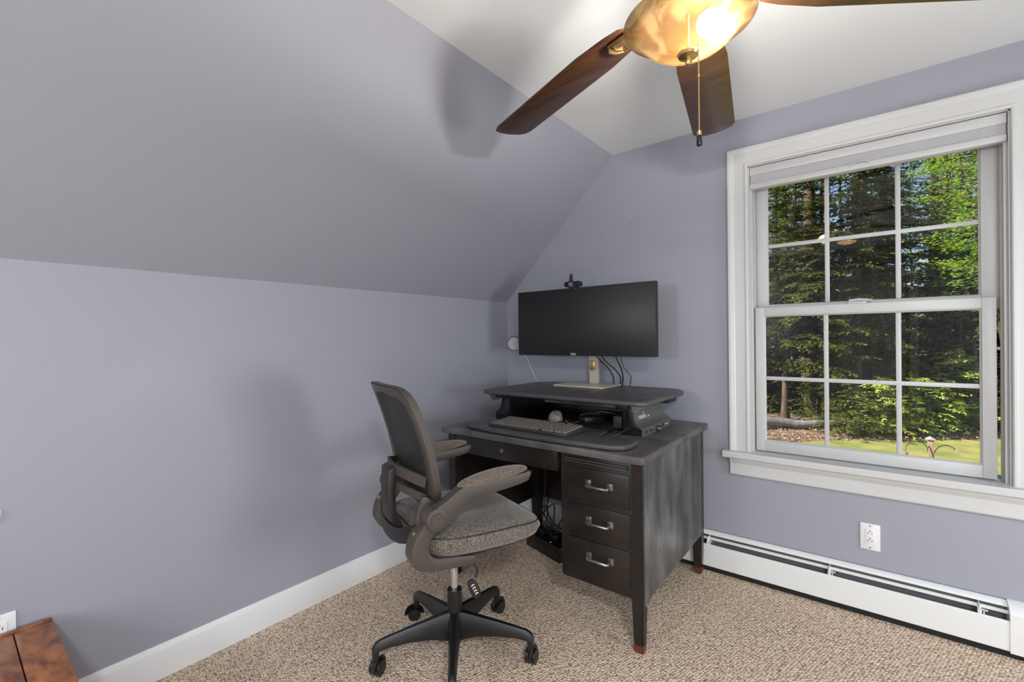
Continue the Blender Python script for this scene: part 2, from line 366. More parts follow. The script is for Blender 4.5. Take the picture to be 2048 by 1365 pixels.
# baseboards
def baseprof(o=0, s=1):
    return [(o, 0), (o+s*.015, 0), (o+s*.015, .088), (o+s*.0125, .094), (o+s*.0125, .100), (o+s*.009, .108), (o+s*.006, .117), (o+s*.004, .123), (o, .123)]
b = prism(NB(), baseprof(), RY, 0, 'y'); struct('baseboard_left', b, BASEW)
b = prism(NB(), baseprof(RX, -1), RY, 0, 'y'); struct('baseboard_right', b, TRIM)
b = prism(NB(), [(-y, z) for y, z in baseprof()], .016, .60, 'x'); struct('baseboard_back', b, BASEW)
b = prism(NB(), [(RY+y, z) for y, z in baseprof()], .016, 1.518, 'x'); prism(b, [(RY+y, z) for y, z in baseprof()], 2.502, RX-.016, 'x'); struct('baseboard_rear', b, TRIM)

# ------------------------------------------------------------------ window_1
yi = 0.0
b = NB()
def casing(b, pts_in, pts_out):
    pass
# casing: picture-frame of profiled boards (left, head, right)
def cas_prof(w):  # distance from opening, thickness
    return [(0, 0), (0, .016), (.004, .019), (.012, .019), (.016, .014), (.062*w/.095, .014), (.068*w/.095, .020), (.076*w/.095, .022), (.082*w/.095, .026), (w-.004, .026), (w, .022), (w, 0)]
cw = .095; ox0, ox1, oz1 = 1.582, 2.495, 2.096; zb = .640
prof = cas_prof(cw)
def leg_cas(b, x, s):
    A = [b.verts.new((x+s*d, -t, zb)) for d, t in prof]; B = [b.verts.new((x+s*d, -t, oz1+d)) for d, t in prof]
    n = len(prof); b.faces.new(A); b.faces.new(B[::-1])
    for i in range(n): b.faces.new((A[i], B[i], B[(i+1) % n], A[(i+1) % n]))
leg_cas(b, ox0, -1); leg_cas(b, ox1, 1)
A = [b.verts.new((ox0-d, -t, oz1+d)) for d, t in prof]; B = [b.verts.new((ox1+d, -t, oz1+d)) for d, t in prof]
b.faces.new(A); b.faces.new(B[::-1])
for i in range(len(prof)): b.faces.new((A[i], B[i], B[(i+1) % len(prof)], A[(i+1) % len(prof)]))
w1 = struct('window_1', b, TRIM, ang=20); w1['label'] = 'white double hung window with casing and grid muntins beside the desk'
# jamb lining
b = NB(); J0, J1 = 1.582, 2.495
bx(b, WX0-.0, J0+.006, -.001, .135, zb, oz1); bx(b, J1-.006, WX1, -.001, .135, zb, oz1); bx(b, WX0, WX1, -.001, .135, oz1-.004, WZ1)
bx(b, J0+.006, J0+.016, .018, .030, zb, oz1-.004); bx(b, J1-.016, J1-.006, .018, .030, zb, oz1-.004)
bx(b, J0+.006, 1.603, .055, .066, zb, oz1-.004, .002); bx(b, 2.474, J1-.006, .055, .066, zb, oz1-.004, .002)
obj('jamb', b, VINYL, w1)
# stool + apron
b = NB(); prism(b, [(-.062, .640), (-.058, .646), (.06, .646), (.06, .62), (-.052, .612), (-.060, .618)], 1.462, 2.615, 'x', ); obj('window_sill', b, TRIM, w1)
b = NB(); prism(b, [(0, .612), (-.034, .612), (-.034, .600), (-.026, .590), (-.020, .580), (-.018, .545), (-.022, .541), (-.022, .528), (-.018, .522), (0, .522)], 1.490, 2.59, 'x', ); obj('apron', b, TRIM, w1, ang=20)
b = bx(NB(), J0, J1, .06, .135, .615, .652); obj('sub_sill', b, VINYL, w1)
def sash(name, x0, x1, z0, z1, gx0, gx1, gz0, gz1, y0, y1, bars_x, bar_z):
    b = NB()
    bx(b, x0, gx0-.006, y0, y1, z0, z1, .002); bx(b, gx1+.006, x1, y0, y1, z0, z1, .002)
    bx(b, gx0-.006, gx1+.006, y0+.0005, y1, z0, gz0-.006, .002); bx(b, gx0-.006, gx1+.006, y0+.0005, y1, gz1+.006, z1, .002)
    gy = (y0+y1)/2
    # glazing bead, sloping to the glass
    for a0, a1, c, s, ax in ((gz0-.006, gz1+.006, gx0, -1, 'z'), (gz0-.006, gz1+.006, gx1, 1, 'z')):
        prism(b, [(c, gy-.004), (c+s*.006, y0+.005), (c+s*.006, gy), (c, gy)], a0, a1, 'z')
    for c, s in ((gz0, -1), (gz1, 1)):
        prism(b, [(gy-.004, c), (y0+.005, c+s*.006), (gy, c+s*.006), (gy, c)], gx0-.006, gx1+.006, 'x')
    s_ = obj(name, b, VINYL, w1)
    b = NB()
    for xc in bars_x: bx(b, xc-.0095, xc+.0095, gy-.008, gy-.002, gz0, gz1, .003)
    bx(b, gx0, gx1, gy-.0085, gy-.002, bar_z-.0095, bar_z+.0095, .003)
    obj('muntin_grid', b, VINYL, s_)
    b = bx(NB(), gx0-.002, gx1+.002, gy-.0015, gy+.0015, gz0-.002, gz1+.002); obj('pane', b, GLASS, s_)
    return s_
sash('upper_sash', 1.600, 2.477, 1.34, 2.09, 1.658, 2.417, 1.395, 2.045, .075, .105, (1.906, 2.166), 1.692)
ls = sash('lower_sash', 1.603, 2.461, .6525, 1.379, 1.649, 2.4135, .709, 1.331, .036, .066, (1.9015, 2.1635), 1.021)
b = NB(); bx(b, 1.985, 2.055, .036, .07, 1.379, 1.388, .003); tube(b, [(1.99, .05, 1.393), (2.03, .048, 1.397), (2.075, .055, 1.392)], [.007, .006, .004], 8); obj('sash_lock', b, VINYL, ls)
# cellular shade pulled up under the head
sh = thing('window_shade', 'white cellular shade drawn up at the top of the window', 'shade', (2.04, .02, 2.02))
b = bx(NB(), 1.589, 2.486, .000, .050, 2.048, 2.089, .003); obj('headrail', b, VINYL, sh, world=True)
b = NB()
bx(b, 1.592, 2.484, .006, .046, 2.004, 2.050)
obj('folded_fabric', b, SHADE2, sh, world=True)
b = bx(NB(), 1.589, 2.486, -.001, .049, 1.979, 2.006, .004); obj('bottom_rail', b, VINYL, sh, world=True)
b = NB(); tube(b, smooth_open([(2.0, -.003, 1.992), (2.01, -.008, 2.006), (2.04, -.009, 2.008), (2.06, -.008, 2.006), (2.065, -.003, 1.994)], 4), .0025, 6); obj('pull_tab', b, VINYL, sh, world=True)

# added windows out of view, made to hold the fill lights
b = NB(); a, c, z0, z1 = 3.32, 3.92, .70, 1.66
for q in ((a-.07, a, z0-.07, z1+.07), (c, c+.07, z0-.07, z1+.07), (a, c, z1, z1+.07), (a, c, z0-.07, z0)): bx(b, q[0], q[1], RY, RY+.022, q[2], q[3], .003)
for q in ((a, a+.04, z0, z1), (c-.04, c, z0, z1), (a, c, z1-.04, z1), (a, c, z0, z0+.04)): bx(b, q[0], q[1], RY-.11, RY-.07, q[2], q[3])
wr = struct('window_2', b, TRIM); obj('pane', bx(NB(), a+.04, c-.04, RY-.095, RY-.091, z0+.04, z1-.04), GLASS, wr)
for i, (a, c) in enumerate(RW):
    b = NB()
    for q in ((a-.07, a, WB-.07, WT+.07), (c, c+.07, WB-.07, WT+.07), (a, c, WT, WT+.07), (a, c, WB-.07, WB)): bx(b, RX-.022, RX, q[0], q[1], q[2], q[3], .003)
    for q in ((a, a+.04, WB, WT), (c-.04, c, WB, WT), (a, c, WT-.04, WT), (a, c, WB, WB+.04)): bx(b, RX+.07, RX+.11, q[0], q[1], q[2], q[3])
    wr = struct('window_%d' % (i+3), b, TRIM); obj('pane', bx(NB(), RX+.09, RX+.094, a+.04, c-.04, WB+.04, WT-.04), GLASS, wr)
# added door in the rear wall, unseen behind the photographer
b = NB(); bx(b, 1.60, 2.42, RY-.10, RY-.06, .0, 2.03)
for x0, x1 in ((1.70, 1.98), (2.04, 2.32)):
    for z0, z1 in ((.15, .85), (1.0, 1.9)): bx(b, x0, x1, RY-.061, RY-.052, z0, z1, .004)
dr1 = struct('door_1', b, TRIM)
b = NB(); cyl(b, (2.35, RY-.06, .95), (2.35, RY-.02, .95), .010, 12); lathe(b, [(0, .03), (.02, .027), (.028, .012), (.02, 0), (0, 0)], n=20, mt=Matrix.Translation((2.35, RY-.03, .95)) @ Matrix.Rotation(R(-90), 4, 'X')); obj('door_knob', b, NICKEL, dr1)
b = NB(); bx(b, 1.52, 1.60, RY, RY+.02, 0, 2.10, .003); bx(b, 2.42, 2.50, RY, RY+.02, 0, 2.10, .003); bx(b, 1.60, 2.42, RY, RY+.02, 2.03, 2.10, .003); obj('door_frame', b, TRIM, dr1)

# ------------------------------------------------------------------ baseboard heater
ht = thing('baseboard_heater', 'long white hot water baseboard heater running under the window', 'heater', (2.0, -.03, 0))
HX0, HX1, HXC = .62, 4.04, 2.476
b = NB(); bx(b, HX0, HX1, -.004, 0, .02, .199)
prism(b, [(0, .199), (-.008, .199), (-.030, .187), (-.032, .183), (-.028, .183), (-.008, .194), (0, .194)], HX0, HX1, 'x'); obj('back_panel', b, HEATW, ht, world=True)
b = NB(); prism(b, [(-.058, .026), (-.064, .030), (-.064, .138), (-.060, .142), (-.054, .142), (-.060, .136), (-.060, .030), (-.050, .028)], HX0, HXC+.02, 'x'); obj('front_cover', b, HEATW, ht, world=True)
b = NB(); prism(b, [(-.046, .166), (-.034, .172), (-.033, .170), (-.046, .163)], HX0, HXC, 'x'); obj('damper', b, HEATW, ht, world=True)
b = NB(); bx(b, HX0+.02, HXC, -.048, -.012, .045, .085); bx(b, HX0+.02, HXC, -.0075, -.0035, .03, .181)  # the second box is a dark plate that paints shade into the slot
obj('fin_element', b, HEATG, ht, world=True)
b = NB(); bx(b, HX0, HX1, -.052, -.002, .001, .022); obj('base_gap', b, DARK, ht, world=True)  # near-black strip standing in for the shade under the heater
for bxp in (.75, 1.385, 1.913, 2.396):
    b = NB(); bx(b, bxp-.002, bxp+.002, -.060, -.006, .118, .176); prism(b, [(-.060, .150), (-.052, .160), (-.040, .166), (-.055, .140)], bxp-.006, bxp+.006, 'x')
    bx(b, bxp+.010, bxp+.013, -.060, -.054, .136, .164); bx(b, bxp+.004, bxp+.022, -.060, -.056, .158, .162); obj('bracket', b, HEATW, ht, world=True)
b = NB(); prism(b, [(0, .203), (-.014, .203), (-.056, .186), (-.067, .172), (-.067, .024), (0, .024)], HXC, HXC+.10, 'x'); obj('end_cap', b, HEATW, ht, world=True)
b = NB(); prism(b, [(0, .201), (-.014, .201), (-.054, .184), (-.065, .170), (-.065, .026), (0, .026)], HXC+.1, HX1, 'x'); obj('blank_cover', b, HEATW, ht, world=True)

# ------------------------------------------------------------------ outlets, pin, wall bumper
def outlet(label, M4, decora=True):
    o = thing('wall_outlet', label, 'outlet', M4.translation); o.rotation_euler = M4.to_euler()
    b = bx(NB(), -.0355, .0355, -.006, 0, -.058, .058, .002); obj('cover_plate', b, PLASTW, o)
    b = bx(NB(), -.0165, .0165, -.0085, -.005, -.0335, .0335, .001); r_ = obj('receptacle', b, PLASTW, o)
    b = NB()
    for s in (-1, 1):
        zc = s*.0165; bx(b, -.0075, -.0055, -.0089, -.008, zc-.0045, zc+.0045); bx(b, .0055, .0075, -.0089, -.008, zc-.004, zc+.004)
        cyl(b, (0, -.008, zc+.0105), (0, -.0089, zc+.0105), .0026, 10)
    sl_ = obj('slots', b, DARK, r_); sl_['kind'] = 'stuff'
    for s in (-1, 1): obj('screw', cyl(NB(), (0, -.006, s*.048), (0, -.0068, s*.048), .003, 12), NICKEL, o)
    return o
outlet('white duplex outlet on the wall below the window', Matrix.Translation((2.0602, 0, .3362)))
outlet('white outlet on the left wall just behind the wooden chest', Matrix.Translation((0, -2.463, .362)) @ Matrix.Rotation(R(90), 4, 'Z'))
b = NB(); lathe(b, [(0, .012), (.012, .012), (.022, .009), (.027, .003), (.028, 0)], n=28, mt=Matrix.Translation((0, -2.480, .726)) @ Matrix.Rotation(R(90), 4, 'Y'))
tag(obj('wall_bumper', b, PLASTW), 'small white round bumper on the left wall at the photo\'s left edge', 'bumper')
b = NB(); cyl(b, (.956, 0, 1.91), (.956, -.006, 1.912), .0016, 8); lathe(b, [(0, .001), (.0035, 0), (.0035, -.001), (0, -.001)], n=10, mt=Matrix.Translation((.956, -.006, 1.912)) @ Matrix.Rotation(R(90), 4, 'X'))
tag(obj('wall_nail', b, NICKEL), 'tiny nail in the lavender wall between slope and window', 'nail')

# ------------------------------------------------------------------ wooden chest, bottom left
ch = thing('wooden_chest', 'reddish brown plank topped wooden chest against the left wall', 'chest', (.32, -2.72, 0))
cy0, cy1, cx0, cx1 = -3.25, -2.352, .020, .70
b = NB(); bx(b, cx0+.02, cx1-.02, cy0+.02, cy1-.02, .03, .345, .003); obj('box', b, CHEST, ch, world=True)
for a, c in ((cx0+.03, cy0+.03), (cx0+.03, cy1-.07), (cx1-.07, cy0+.03), (cx1-.07, cy1-.07)):
    b = bx(NB(), a, a+.04, c, c+.04, 0, .03, .002); obj('foot', b, CHEST, ch, world=True)
b = NB(); ys = [cy1, cy1-.085, cy1-.27, cy1-.46, cy1-.64, cy0]
for a, c in zip(ys, ys[1:]): bx(b, cx0, cx1, c+.0012, a-.0012, .345, .367, .0025)
tb = obj('plank_top', b, CHEST, ch, world=True)
b = bx(NB(), cx0, cx0+.020, cy0+.001, cy1-.001, .367, .369, .0008); obj('back_edge_strip', b, CHEST, ch, world=True)

# ------------------------------------------------------------------ steel desk
DX0, DX1, DY0, DY1, DZ = .269, 1.382, -.903, -.018, .773
dk = thing('steel_desk', 'black steel single pedestal desk in the corner by the window', 'desk', (.82, -.46, 0))
b = NB(); bx(b, DX0, DX1, DY0, DY1, DZ-.032, DZ, .007, seg=3); obj('desktop', b, STEEL_TOP, dk, world=True)
LX0, LX1, LY0, LY1 = .305, 1.372, -.888, -.078
PX0 = 1.006; PB = .208
# pedestal shell with chamfered panels flowing into legs
b = NB(); bx(b, PX0, LX1-.004, LY0+.012, LY1, PB, DZ-.032, .004); obj('pedestal', b, STEEL, dk, world=True)
b = NB()   # face frame
prism(b, [(PX0, PB+.014), (PX0+.010, PB), (1.330, PB), (1.330, DZ-.032), (PX0, DZ-.032)], LY0, LY0+.012, 'y', .002); obj('front_frame', b, STEEL, dk, world=True)
b = NB()
prism(b, [(LY0+.014, .19), (LY0+.030, .178), (LY0+.085, PB-.008), (LY1-.085, PB+.006), (LY1-.052, .205), (LY1-.052, DZ-.032), (LY0+.014, DZ-.032)], LX1-.006, LX1+.0045, 'x', .002)
obj('side_panel', b, STEEL_SIDE, dk, world=True)['label'] = 'dull scuffed right side panel'
b = NB(); bx(b, LX0-.002, LX0+.010, LY0+.02, LY1-.01, .190, DZ-.032, .002); obj('side_panel', b, STEEL, dk, world=True)
b = NB(); bx(b, LX0+.01, PX0, LY1-.03, LY1-.018, .198, DZ-.032, .002); obj('modesty_panel', b, STEEL, dk, world=True)
def leg(x0, x1, y0, y1, ft):
    b = NB(); t = .009
    A = [(x0, y0), (x1, y0), (x1, y1), (x0, y1)]; xm, ym = (x0+x1)/2, (y0+y1)/2
    top = [b.verts.new((x, y, DZ-.032)) for x, y in A]; mid = [b.verts.new((x, y, PB)) for x, y in A]
    bt = [b.verts.new((xm+(x-xm)*.80, ym+(y-ym)*.80, .032 if ft else 0)) for x, y in A]
    b.faces.new(top); b.faces.new(bt[::-1])
    for P, Q in ((top, mid), (mid, bt)):
        for i in range(4): b.faces.new((P[i], Q[i], Q[(i+1) % 4], P[(i+1) % 4]))
    bmesh.ops.bevel(b, geom=b.edges[:], offset=.004, segments=2, affect='EDGES')
    l_ = obj('leg', b, STEEL, dk, world=True)
    if not ft: return
    b = NB(); q = .83
    T = [b.verts.new((xm+(x-xm)*q, ym+(y-ym)*q, .034)) for x, y in A]; Bt = [b.verts.new((xm+(x-xm)*q*.92, ym+(y-ym)*q*.92, 0)) for x, y in A]
    b.faces.new(T); b.faces.new(Bt[::-1])
    for i in range(4): b.faces.new((T[i], Bt[i], Bt[(i+1) % 4], T[(i+1) % 4]))
    bmesh.ops.bevel(b, geom=b.edges[:], offset=.004, segments=2, affect='EDGES')
    obj('foot', b, COPPER, l_, world=True)
leg(1.326, 1.374, -.890, -.842, 1); leg(1.326, 1.374, -.126, -.078, 1); leg(.305, .360, -.890, -.842, 0); leg(.303, .365, -.150, -.092, 0)
# center drawer
b = NB(); bx(b, .362, .988, LY0-.002, LY0+.016, .652, .738, .003); cdw = obj('drawer', b, STEEL, dk, world=True)
b = NB(); bx(b, .362, .99, LY0+.016, LY0+.35, .66, .735); obj('drawer_box', b, STEEL, cdw, world=True)
b = NB(); lathe(b, [(0, .005), (.006, .005), (.0095, .004), (.0105, 0)], n=24, mt=Matrix.Translation((.674, LY0-.002, .700)) @ Matrix.Rotation(R(90), 4, 'X')); bx(b, .6728, .6752, LY0-.0075, LY0-.006, .696, .704); obj('lock', b, NICKEL, cdw, world=True)
# writing board
b = NB(); bx(b, 1.032, 1.318, LY0-.010, LY0+.01, .711, .727, .002); pb = obj('pull_out_board', b, STEEL, dk, world=True)
for z_ in (.712, .7235): obj('edge_trim', bx(NB(), 1.034, 1.316, LY0-.0115, LY0-.009, z_, z_+.0025), NICKEL, pb, world=True)
for z0, z1, hz in ((.556, .690, .633), (.402, .536, .480), (.246, .390, .332)):
    b = NB(); bx(b, 1.043, 1.324, LY0-.006, LY0+.004, z0, z1, .003); dr = obj('drawer', b, STEEL, dk, world=True)
    b = NB()
    yf = LY0-.006
    for hx in (1.144, 1.242):
        bx(b, hx-.0125, hx+.0125, yf-.003, yf, hz-.013, hz+.013, .001)
        bx(b, hx-.008, hx+.008, yf-.006, yf-.002, hz-.009, hz+.009, .001)
        s = 1 if hx < 1.2 else -1
        tube(b, [(hx, yf-.003, hz+.002), (hx+s*.004, yf-.022, hz-.006)], .006, 4)
    tube(b, [(1.144, yf-.021, hz-.005), (1.150, yf-.025, hz-.007), (1.236, yf-.025, hz-.007), (1.242, yf-.021, hz-.005)], .0058, 8)
    obj('handle', b, NICKEL, dr, world=True)

# ------------------------------------------------------------------ power strip box under the desk
ps = thing('battery_backup', 'black battery backup box with sockets on the carpet under the desk', 'battery backup', (.60, -.36, 0), R(-16))
b = bx(NB(), -.15, .15, -.07, .09, 0, .085, .006); obj('case', b, BLKGL, ps)
b = NB()
for i in range(5): bx(b, -.12+i*.055, -.085+i*.055, -.045, -.01, .085, .088, .001)
obj('sockets', b, BLKPL, ps)
b = NB(); bx(b, .056, .0595, -.057, -.0535, .084, .0862); obj('indicator_light', b, LED, ps)
for i, (px, py) in enumerate(((.01, .0), (.05, -.02), (-.05, -.02))):
    b = bx(NB(), px-.018, px+.018, py-.014, py+.014, .088, .118, .003); obj('plug', b, BLKPL, ps)

def cable(pts, r, label, m=None, name='power_cable', cat='cable', group=None):
    b = tube(NB(), smooth_open(pts, 8), r, 8); return tag(obj(name, b, m or BLKPL), label, cat, group)
cable([(.61, -.36, .12), (.61, -.34, .22), (.56, -.28, .24), (.47, -.24, .16), (.44, -.2, .12), (.42, -.16, .22), (.41, -.13, .45), (.41, -.115, .70)], .0035, 'black cord rising in a loop from the battery backup to the desk')
cable([(.65, -.38, .12), (.66, -.33, .19), (.71, -.29, .15), (.68, -.27, .11), (.60, -.27, .10), (.52, -.24, .12), (.47, -.21, .18), (.45, -.15, .25)], .004, 'black cord looping flat behind the battery backup')
cable([(.55, -.345, .12), (.54, -.31, .19), (.50, -.28, .22), (.47, -.26, .17), (.49, -.22, .10), (.55, -.20, .03), (.66, -.14, .006), (.8, -.11, .006)], .0035, 'black cord dropping from battery backup to the carpet by the baseboard')

# ------------------------------------------------------------------ sit-stand riser
rs = thing('desk_riser', 'black height adjustable desk converter sitting on the steel desk', 'desk riser', (.79, -.4, DZ))
TZ = .952
top = []
def plat(x0, x1, yf, yb, rf, rb, seg=7):
    return rrect(x0, x1, yf, yb, 0, seg, (rb, rb, rf, rf))
b = NB(); prism(b, plat(.338, 1.300, -.675, -.045, .055, .13), TZ-.022, TZ, 'z', .008, seg=3); obj('top_platform', b, RISER, rs, world=True, ang=40)
# keyboard deck: front strip, notched around the housings
b = NB(); deck = [(.375, -.80), (.390, -.840), (.43, -.868), (.60, -.892), (.84, -.90), (1.08, -.896), (1.24, -.880), (1.285, -.855), (1.298, -.80), (1.296, -.735), (1.275, -.712), (1.10, -.712), (1.085, -.60), (.52, -.56), (.505, -.70), (.395, -.705), (.375, -.73)]
prism(b, deck, DZ+.004, DZ+.024, 'z', .006, seg=3); obj('keyboard_deck', b, RISER, rs, world=True, ang=40)
def housing(s, xo):
    # x/z outline of the flared outer face, bottom to top
    pr = [(0, 0), (0, .040), (-.010, .045), (-.027, .058), (-.038, .076), (-.044, .098), (-.047, .118), (-.049, .130)]
    core = [(xo+s*(a-.003), DZ+c) for a, c in pr]+[(xo-s*.100, DZ+.130), (xo-s*.102, DZ)]
    b = NB(); prism(b, core, -.547, -.188, 'y', .002); h = obj('side_housing', b, BLKGL, rs, world=True, ang=30)
    sh_ = [(xo+s*a, DZ+c) for a, c in pr]+[(xo+s*(a-.006), DZ+c) for a, c in pr[::-1]]
    b = NB(); prism(b, sh_, -.550, -.185, 'y'); prism(b, [(xo-s*.049, DZ+.130), (xo-s*.100, DZ+.130), (xo-s*.100, DZ+.134), (xo-s*.049, DZ+.134)], -.550, -.185, 'y')
    obj('outer_shell', b, RISERH if s > 0 else BLKPL, h, world=True, ang=30); return h
hr = housing(1, 1.240); hl = housing(-1, .350)
b = NB()   # port strip on the right housing's foot
bx(b, 1.2402, 1.2412, -.543, -.193, DZ+.004, DZ+.036); obj('port_strip', b, RISERH, hr, world=True)
for y in (-.525, -.512, -.499, -.468, -.455, -.442): obj('vent_slot', bx(NB(), 1.2408, 1.2418, y-.003, y+.003, DZ+.012, DZ+.026), DARK, hr, world=True)
obj('port', bx(NB(), 1.2408, 1.2418, -.300, -.285, DZ+.010, DZ+.028), DARK, hr, world=True); obj('label_strip', bx(NB(), 1.2408, 1.2418, -.272, -.225, DZ+.018, DZ+.021), LOGO, hr, world=True)
b = NB(); lathe(b, [(0, .022), (.012, .022), (.013, .004), (.006, 0), (.006, -.01), (0, -.01)], n=20, mt=Matrix.Translation((1.243, -.385, DZ+.018)) @ Matrix.Rotation(R(90), 4, 'Y')); obj('knob', b, NICKEL, hr, world=True)
# lettering on the flared face
ltm = lambda y, z, dx=0: Matrix.Translation((1.2018+dx, y, DZ+z)) @ Matrix.Rotation(R(90), 4, 'Z') @ Matrix.Rotation(R(73), 4, 'X')
text('lettering', 'VARIDESK', .026, ltm(-.462, .080) @ Matrix.Scale(.80, 4, (1, 0, 0)), LOGO, hr)
text('lettering', '.com', .015, ltm(-.392, .077, .0008), LOGO, hr)
text('lettering', 'THE', .010, ltm(-.440, .098, -.0048), LOGO, hr)
# mechanism
b = NB()
for x in (.415, 1.165): bx(b, x-.03, x+.03, -.62, -.12, TZ-.045, TZ-.022, .003)
bx(b, .445, 1.135, -.56, -.52, TZ-.043, TZ-.024, .003); bx(b, .445, 1.135, -.20, -.17, TZ-.043, TZ-.024, .003)
obj('crossbar_frame', b, BLKPL, rs, world=True)
for x in (.425, 1.160):
    obj('lift_arm', tube(NB(), [(x, -.50, DZ+.115), (x, -.36, TZ-.04)], .014, 4), BLKPL, rs, world=True); obj('lift_arm', tube(NB(), [(x, -.25, DZ+.115), (x, -.13, TZ-.04)], .014, 4), BLKPL, rs, world=True)
for x in (1.226, .400):
    b = NB(); prism(b, [(-.66, TZ-.022), (-.645, TZ-.05), (-.625, TZ-.062), (-.60, TZ-.060), (-.50, TZ-.045), (-.42, TZ-.022)], x, x+.008, 'x')
    obj('lift_handle', b, RISERH, rs, world=True)
for x in (1.19, .39): obj('end_block', bx(NB(), x, x+.055, -.22, -.10, TZ-.062, TZ-.022, .006), BLKPL, rs, world=True)
b = NB(); bx(b, .440, 1.150, -.19, -.18, DZ+.002, DZ+.062, .002); bx(b, .455, 1.135, -.55, -.19, DZ+.002, DZ+.006); obj('base_tray', b, BLKGL, rs, world=True)
for x in (1.11, 1.135, .455, .480): obj('slide_rail', tube(NB(), [(x, -.70, DZ+.010), (x, -.52, DZ+.012)], .005, 8), NICKEL, rs, world=True)

# ------------------------------------------------------------------ monitor
MX, MY, MZ = .745, -.235, TZ
mo = thing('monitor', 'wide black monitor on a pale metal stand atop the riser', 'monitor', (MX, MY, MZ))
b = bx(NB(), -.450, .450, -.020, .014, .180, .578, .004); obj('housing', b, BLKPL, mo)
b = bx(NB(), -.446, .446, -.0212, -.0198, .200, .574, .0003); scn = obj('screen', b, SCREEN, mo)
b = bx(NB(), -.25, .25, .010, .05, .26, .50, .015); obj('rear_cover', b, ALU, mo)
# curved post
b = NB(); tube(b, [(.0, .15, .006), (.0, .147, .10), (.0, .140, .20), (0, .125, .30), (0, .10, .38)], .040, 4, flat=(1.0, .35), up=(0, 1, 0)); stn = obj('stand_post', b, ALU, mo)
b = NB(); bx(b, -.016, .016, .122, .136, .088, .145, .002); obj('cable_slot', b, BRASS, stn)
b = NB(); bx(b, -.05, .05, .04, .115, .34, .42, .01); obj('mount', b, ALU, mo)
b = NB(); prism(b, rrect(-.163, .163, -.060, .178, .004), .0, .010, 'z', .002); obj('stand_base', b, ALU, mo)
text('logo', 'DELL', .017, Matrix.Translation((-.045, -.0208, .190)) @ Matrix.Rotation(R(90), 4, 'X'), LOGO, mo, world=False)

wc = thing('webcam', 'small black webcam clipped on top of the monitor', 'webcam', (.700, MY-.005, MZ+.578))
b = NB(); prism(b, rrect(-.054, .054, -.013, .017, .011), -.022, .008, 'y', .002, mt=Matrix.Translation((0, 0, .020))); obj('body', b, BLKGL, wc)
b = NB(); prism(b, rrect(-.019, .019, -.021, .020, .006), -.028, -.012, 'y', .002, mt=Matrix.Translation((-.006, 0, .020))); lb = obj('lens_housing', b, BLKPL, wc)
b = NB(); lathe(b, [(0, .001), (.006, .0), (.009, .004), (.012, .004), (.0125, 0)], n=24, mt=Matrix.Translation((-.006, -.028, .020)) @ Matrix.Rotation(R(90), 4, 'X')); obj('lens', b, HEATG, lb)
b = NB(); prism(b, smooth_closed([(-.015, .044), (-.011, .066), (-.009, .078), (.004, .078), (.005, .066), (.006, .052), (.001, .040), (-.012, .040)], 3), -.030, -.022, 'y', .001); obj('privacy_cover', b, BLKPL, wc)
b = NB(); bx(b, -.022, .030, -.020, .03, -.001, .006, .002); bx(b, -.022, .030, -.020, -.0165, -.012, .004, .001); obj('clip', b, BLKPL, wc)

# monitor cables
for pts, l_ in (([(.80, -.165, 1.20), (.80, -.16, 1.13), (.845, -.11, 1.06), (.852, -.05, 1.0), (.846, -.032, .955), (.84, -.028, .90)], 'black cable curving down beside the monitor post'),
                ([(.83, -.165, 1.20), (.83, -.14, 1.12), (.88, -.09, 1.05), (.895, -.042, 1.0), (.888, -.032, .955), (.885, -.028, .90)], 'black cable hanging second from the monitor post'),
                ([(.90, -.165, 1.20), (.905, -.12, 1.12), (.915, -.08, 1.06), (.912, -.044, 1.0), (.902, -.032, .955), (.90, -.028, .90)], 'thick black cable hanging third from the monitor post'),
                ([(.95, -.165, 1.20), (.935, -.12, 1.12), (.935, -.08, 1.06), (.96, -.044, 1.01), (.952, -.032, .955), (.95, -.028, .90)], 'thin black cable hanging farthest from the monitor post')):
    cable(pts, .0036 if 'thin' not in l_ else .0022, l_)

# ------------------------------------------------------------------ clip lamp with round ring head
lp = thing('desk_lamp', 'slim white desk lamp with round perforated head behind the riser', 'lamp', (.30, -.075, DZ))
b = NB(); lathe(b, [(0, .012), (.035, .012), (.042, .006), (.042, 0), (0, 0)], n=28); obj('base', b, PLASTW, lp)
b = NB(); tube(b, smooth_open([(.0, 0, .01), (.0, 0, .08), (.005, 0, .175), (-.035, -.005, .26), (-.06, -.01, .32), (-.10, -.015, .365), (-.135, -.02, .395)], 6), .0042, 8); obj('gooseneck', b, mat('satin_grey_metal', (.42, .42, .44), .5), lp)
hm = Matrix.Translation((-.160, -.025, .430)) @ align((.62, -.78, -.05)) @ Matrix.Scale(1.28, 4)
b = NB(); lathe(b, [(0, .006), (.034, .006), (.0385, .003), (.0385, -.006), (.030, -.009), (0, -.009)], n=36, mt=hm); lh = obj('lamp_head', b, BLKPL, lp)
b = NB(); lathe(b, [(0, .0075), (.033, .0075), (.0355, .0055), (.0355, .004)], n=36, mt=hm); ld = obj('diffuser', b, mat('frosted_diffuser', (.42, .41, .42), .5), lh)
b = NB()
for r_, n_ in ((.010, 6), (.019, 12), (.027, 18)):
    for k in range(n_):
        a = 2*math.pi*k/n_; lathe(b, [(0, .0006), (.0013, 0)], n=6, mt=hm @ Matrix.Translation((r_*math.cos(a), r_*math.sin(a), .0076)))
obj('led_dots', b, HEATG, ld)

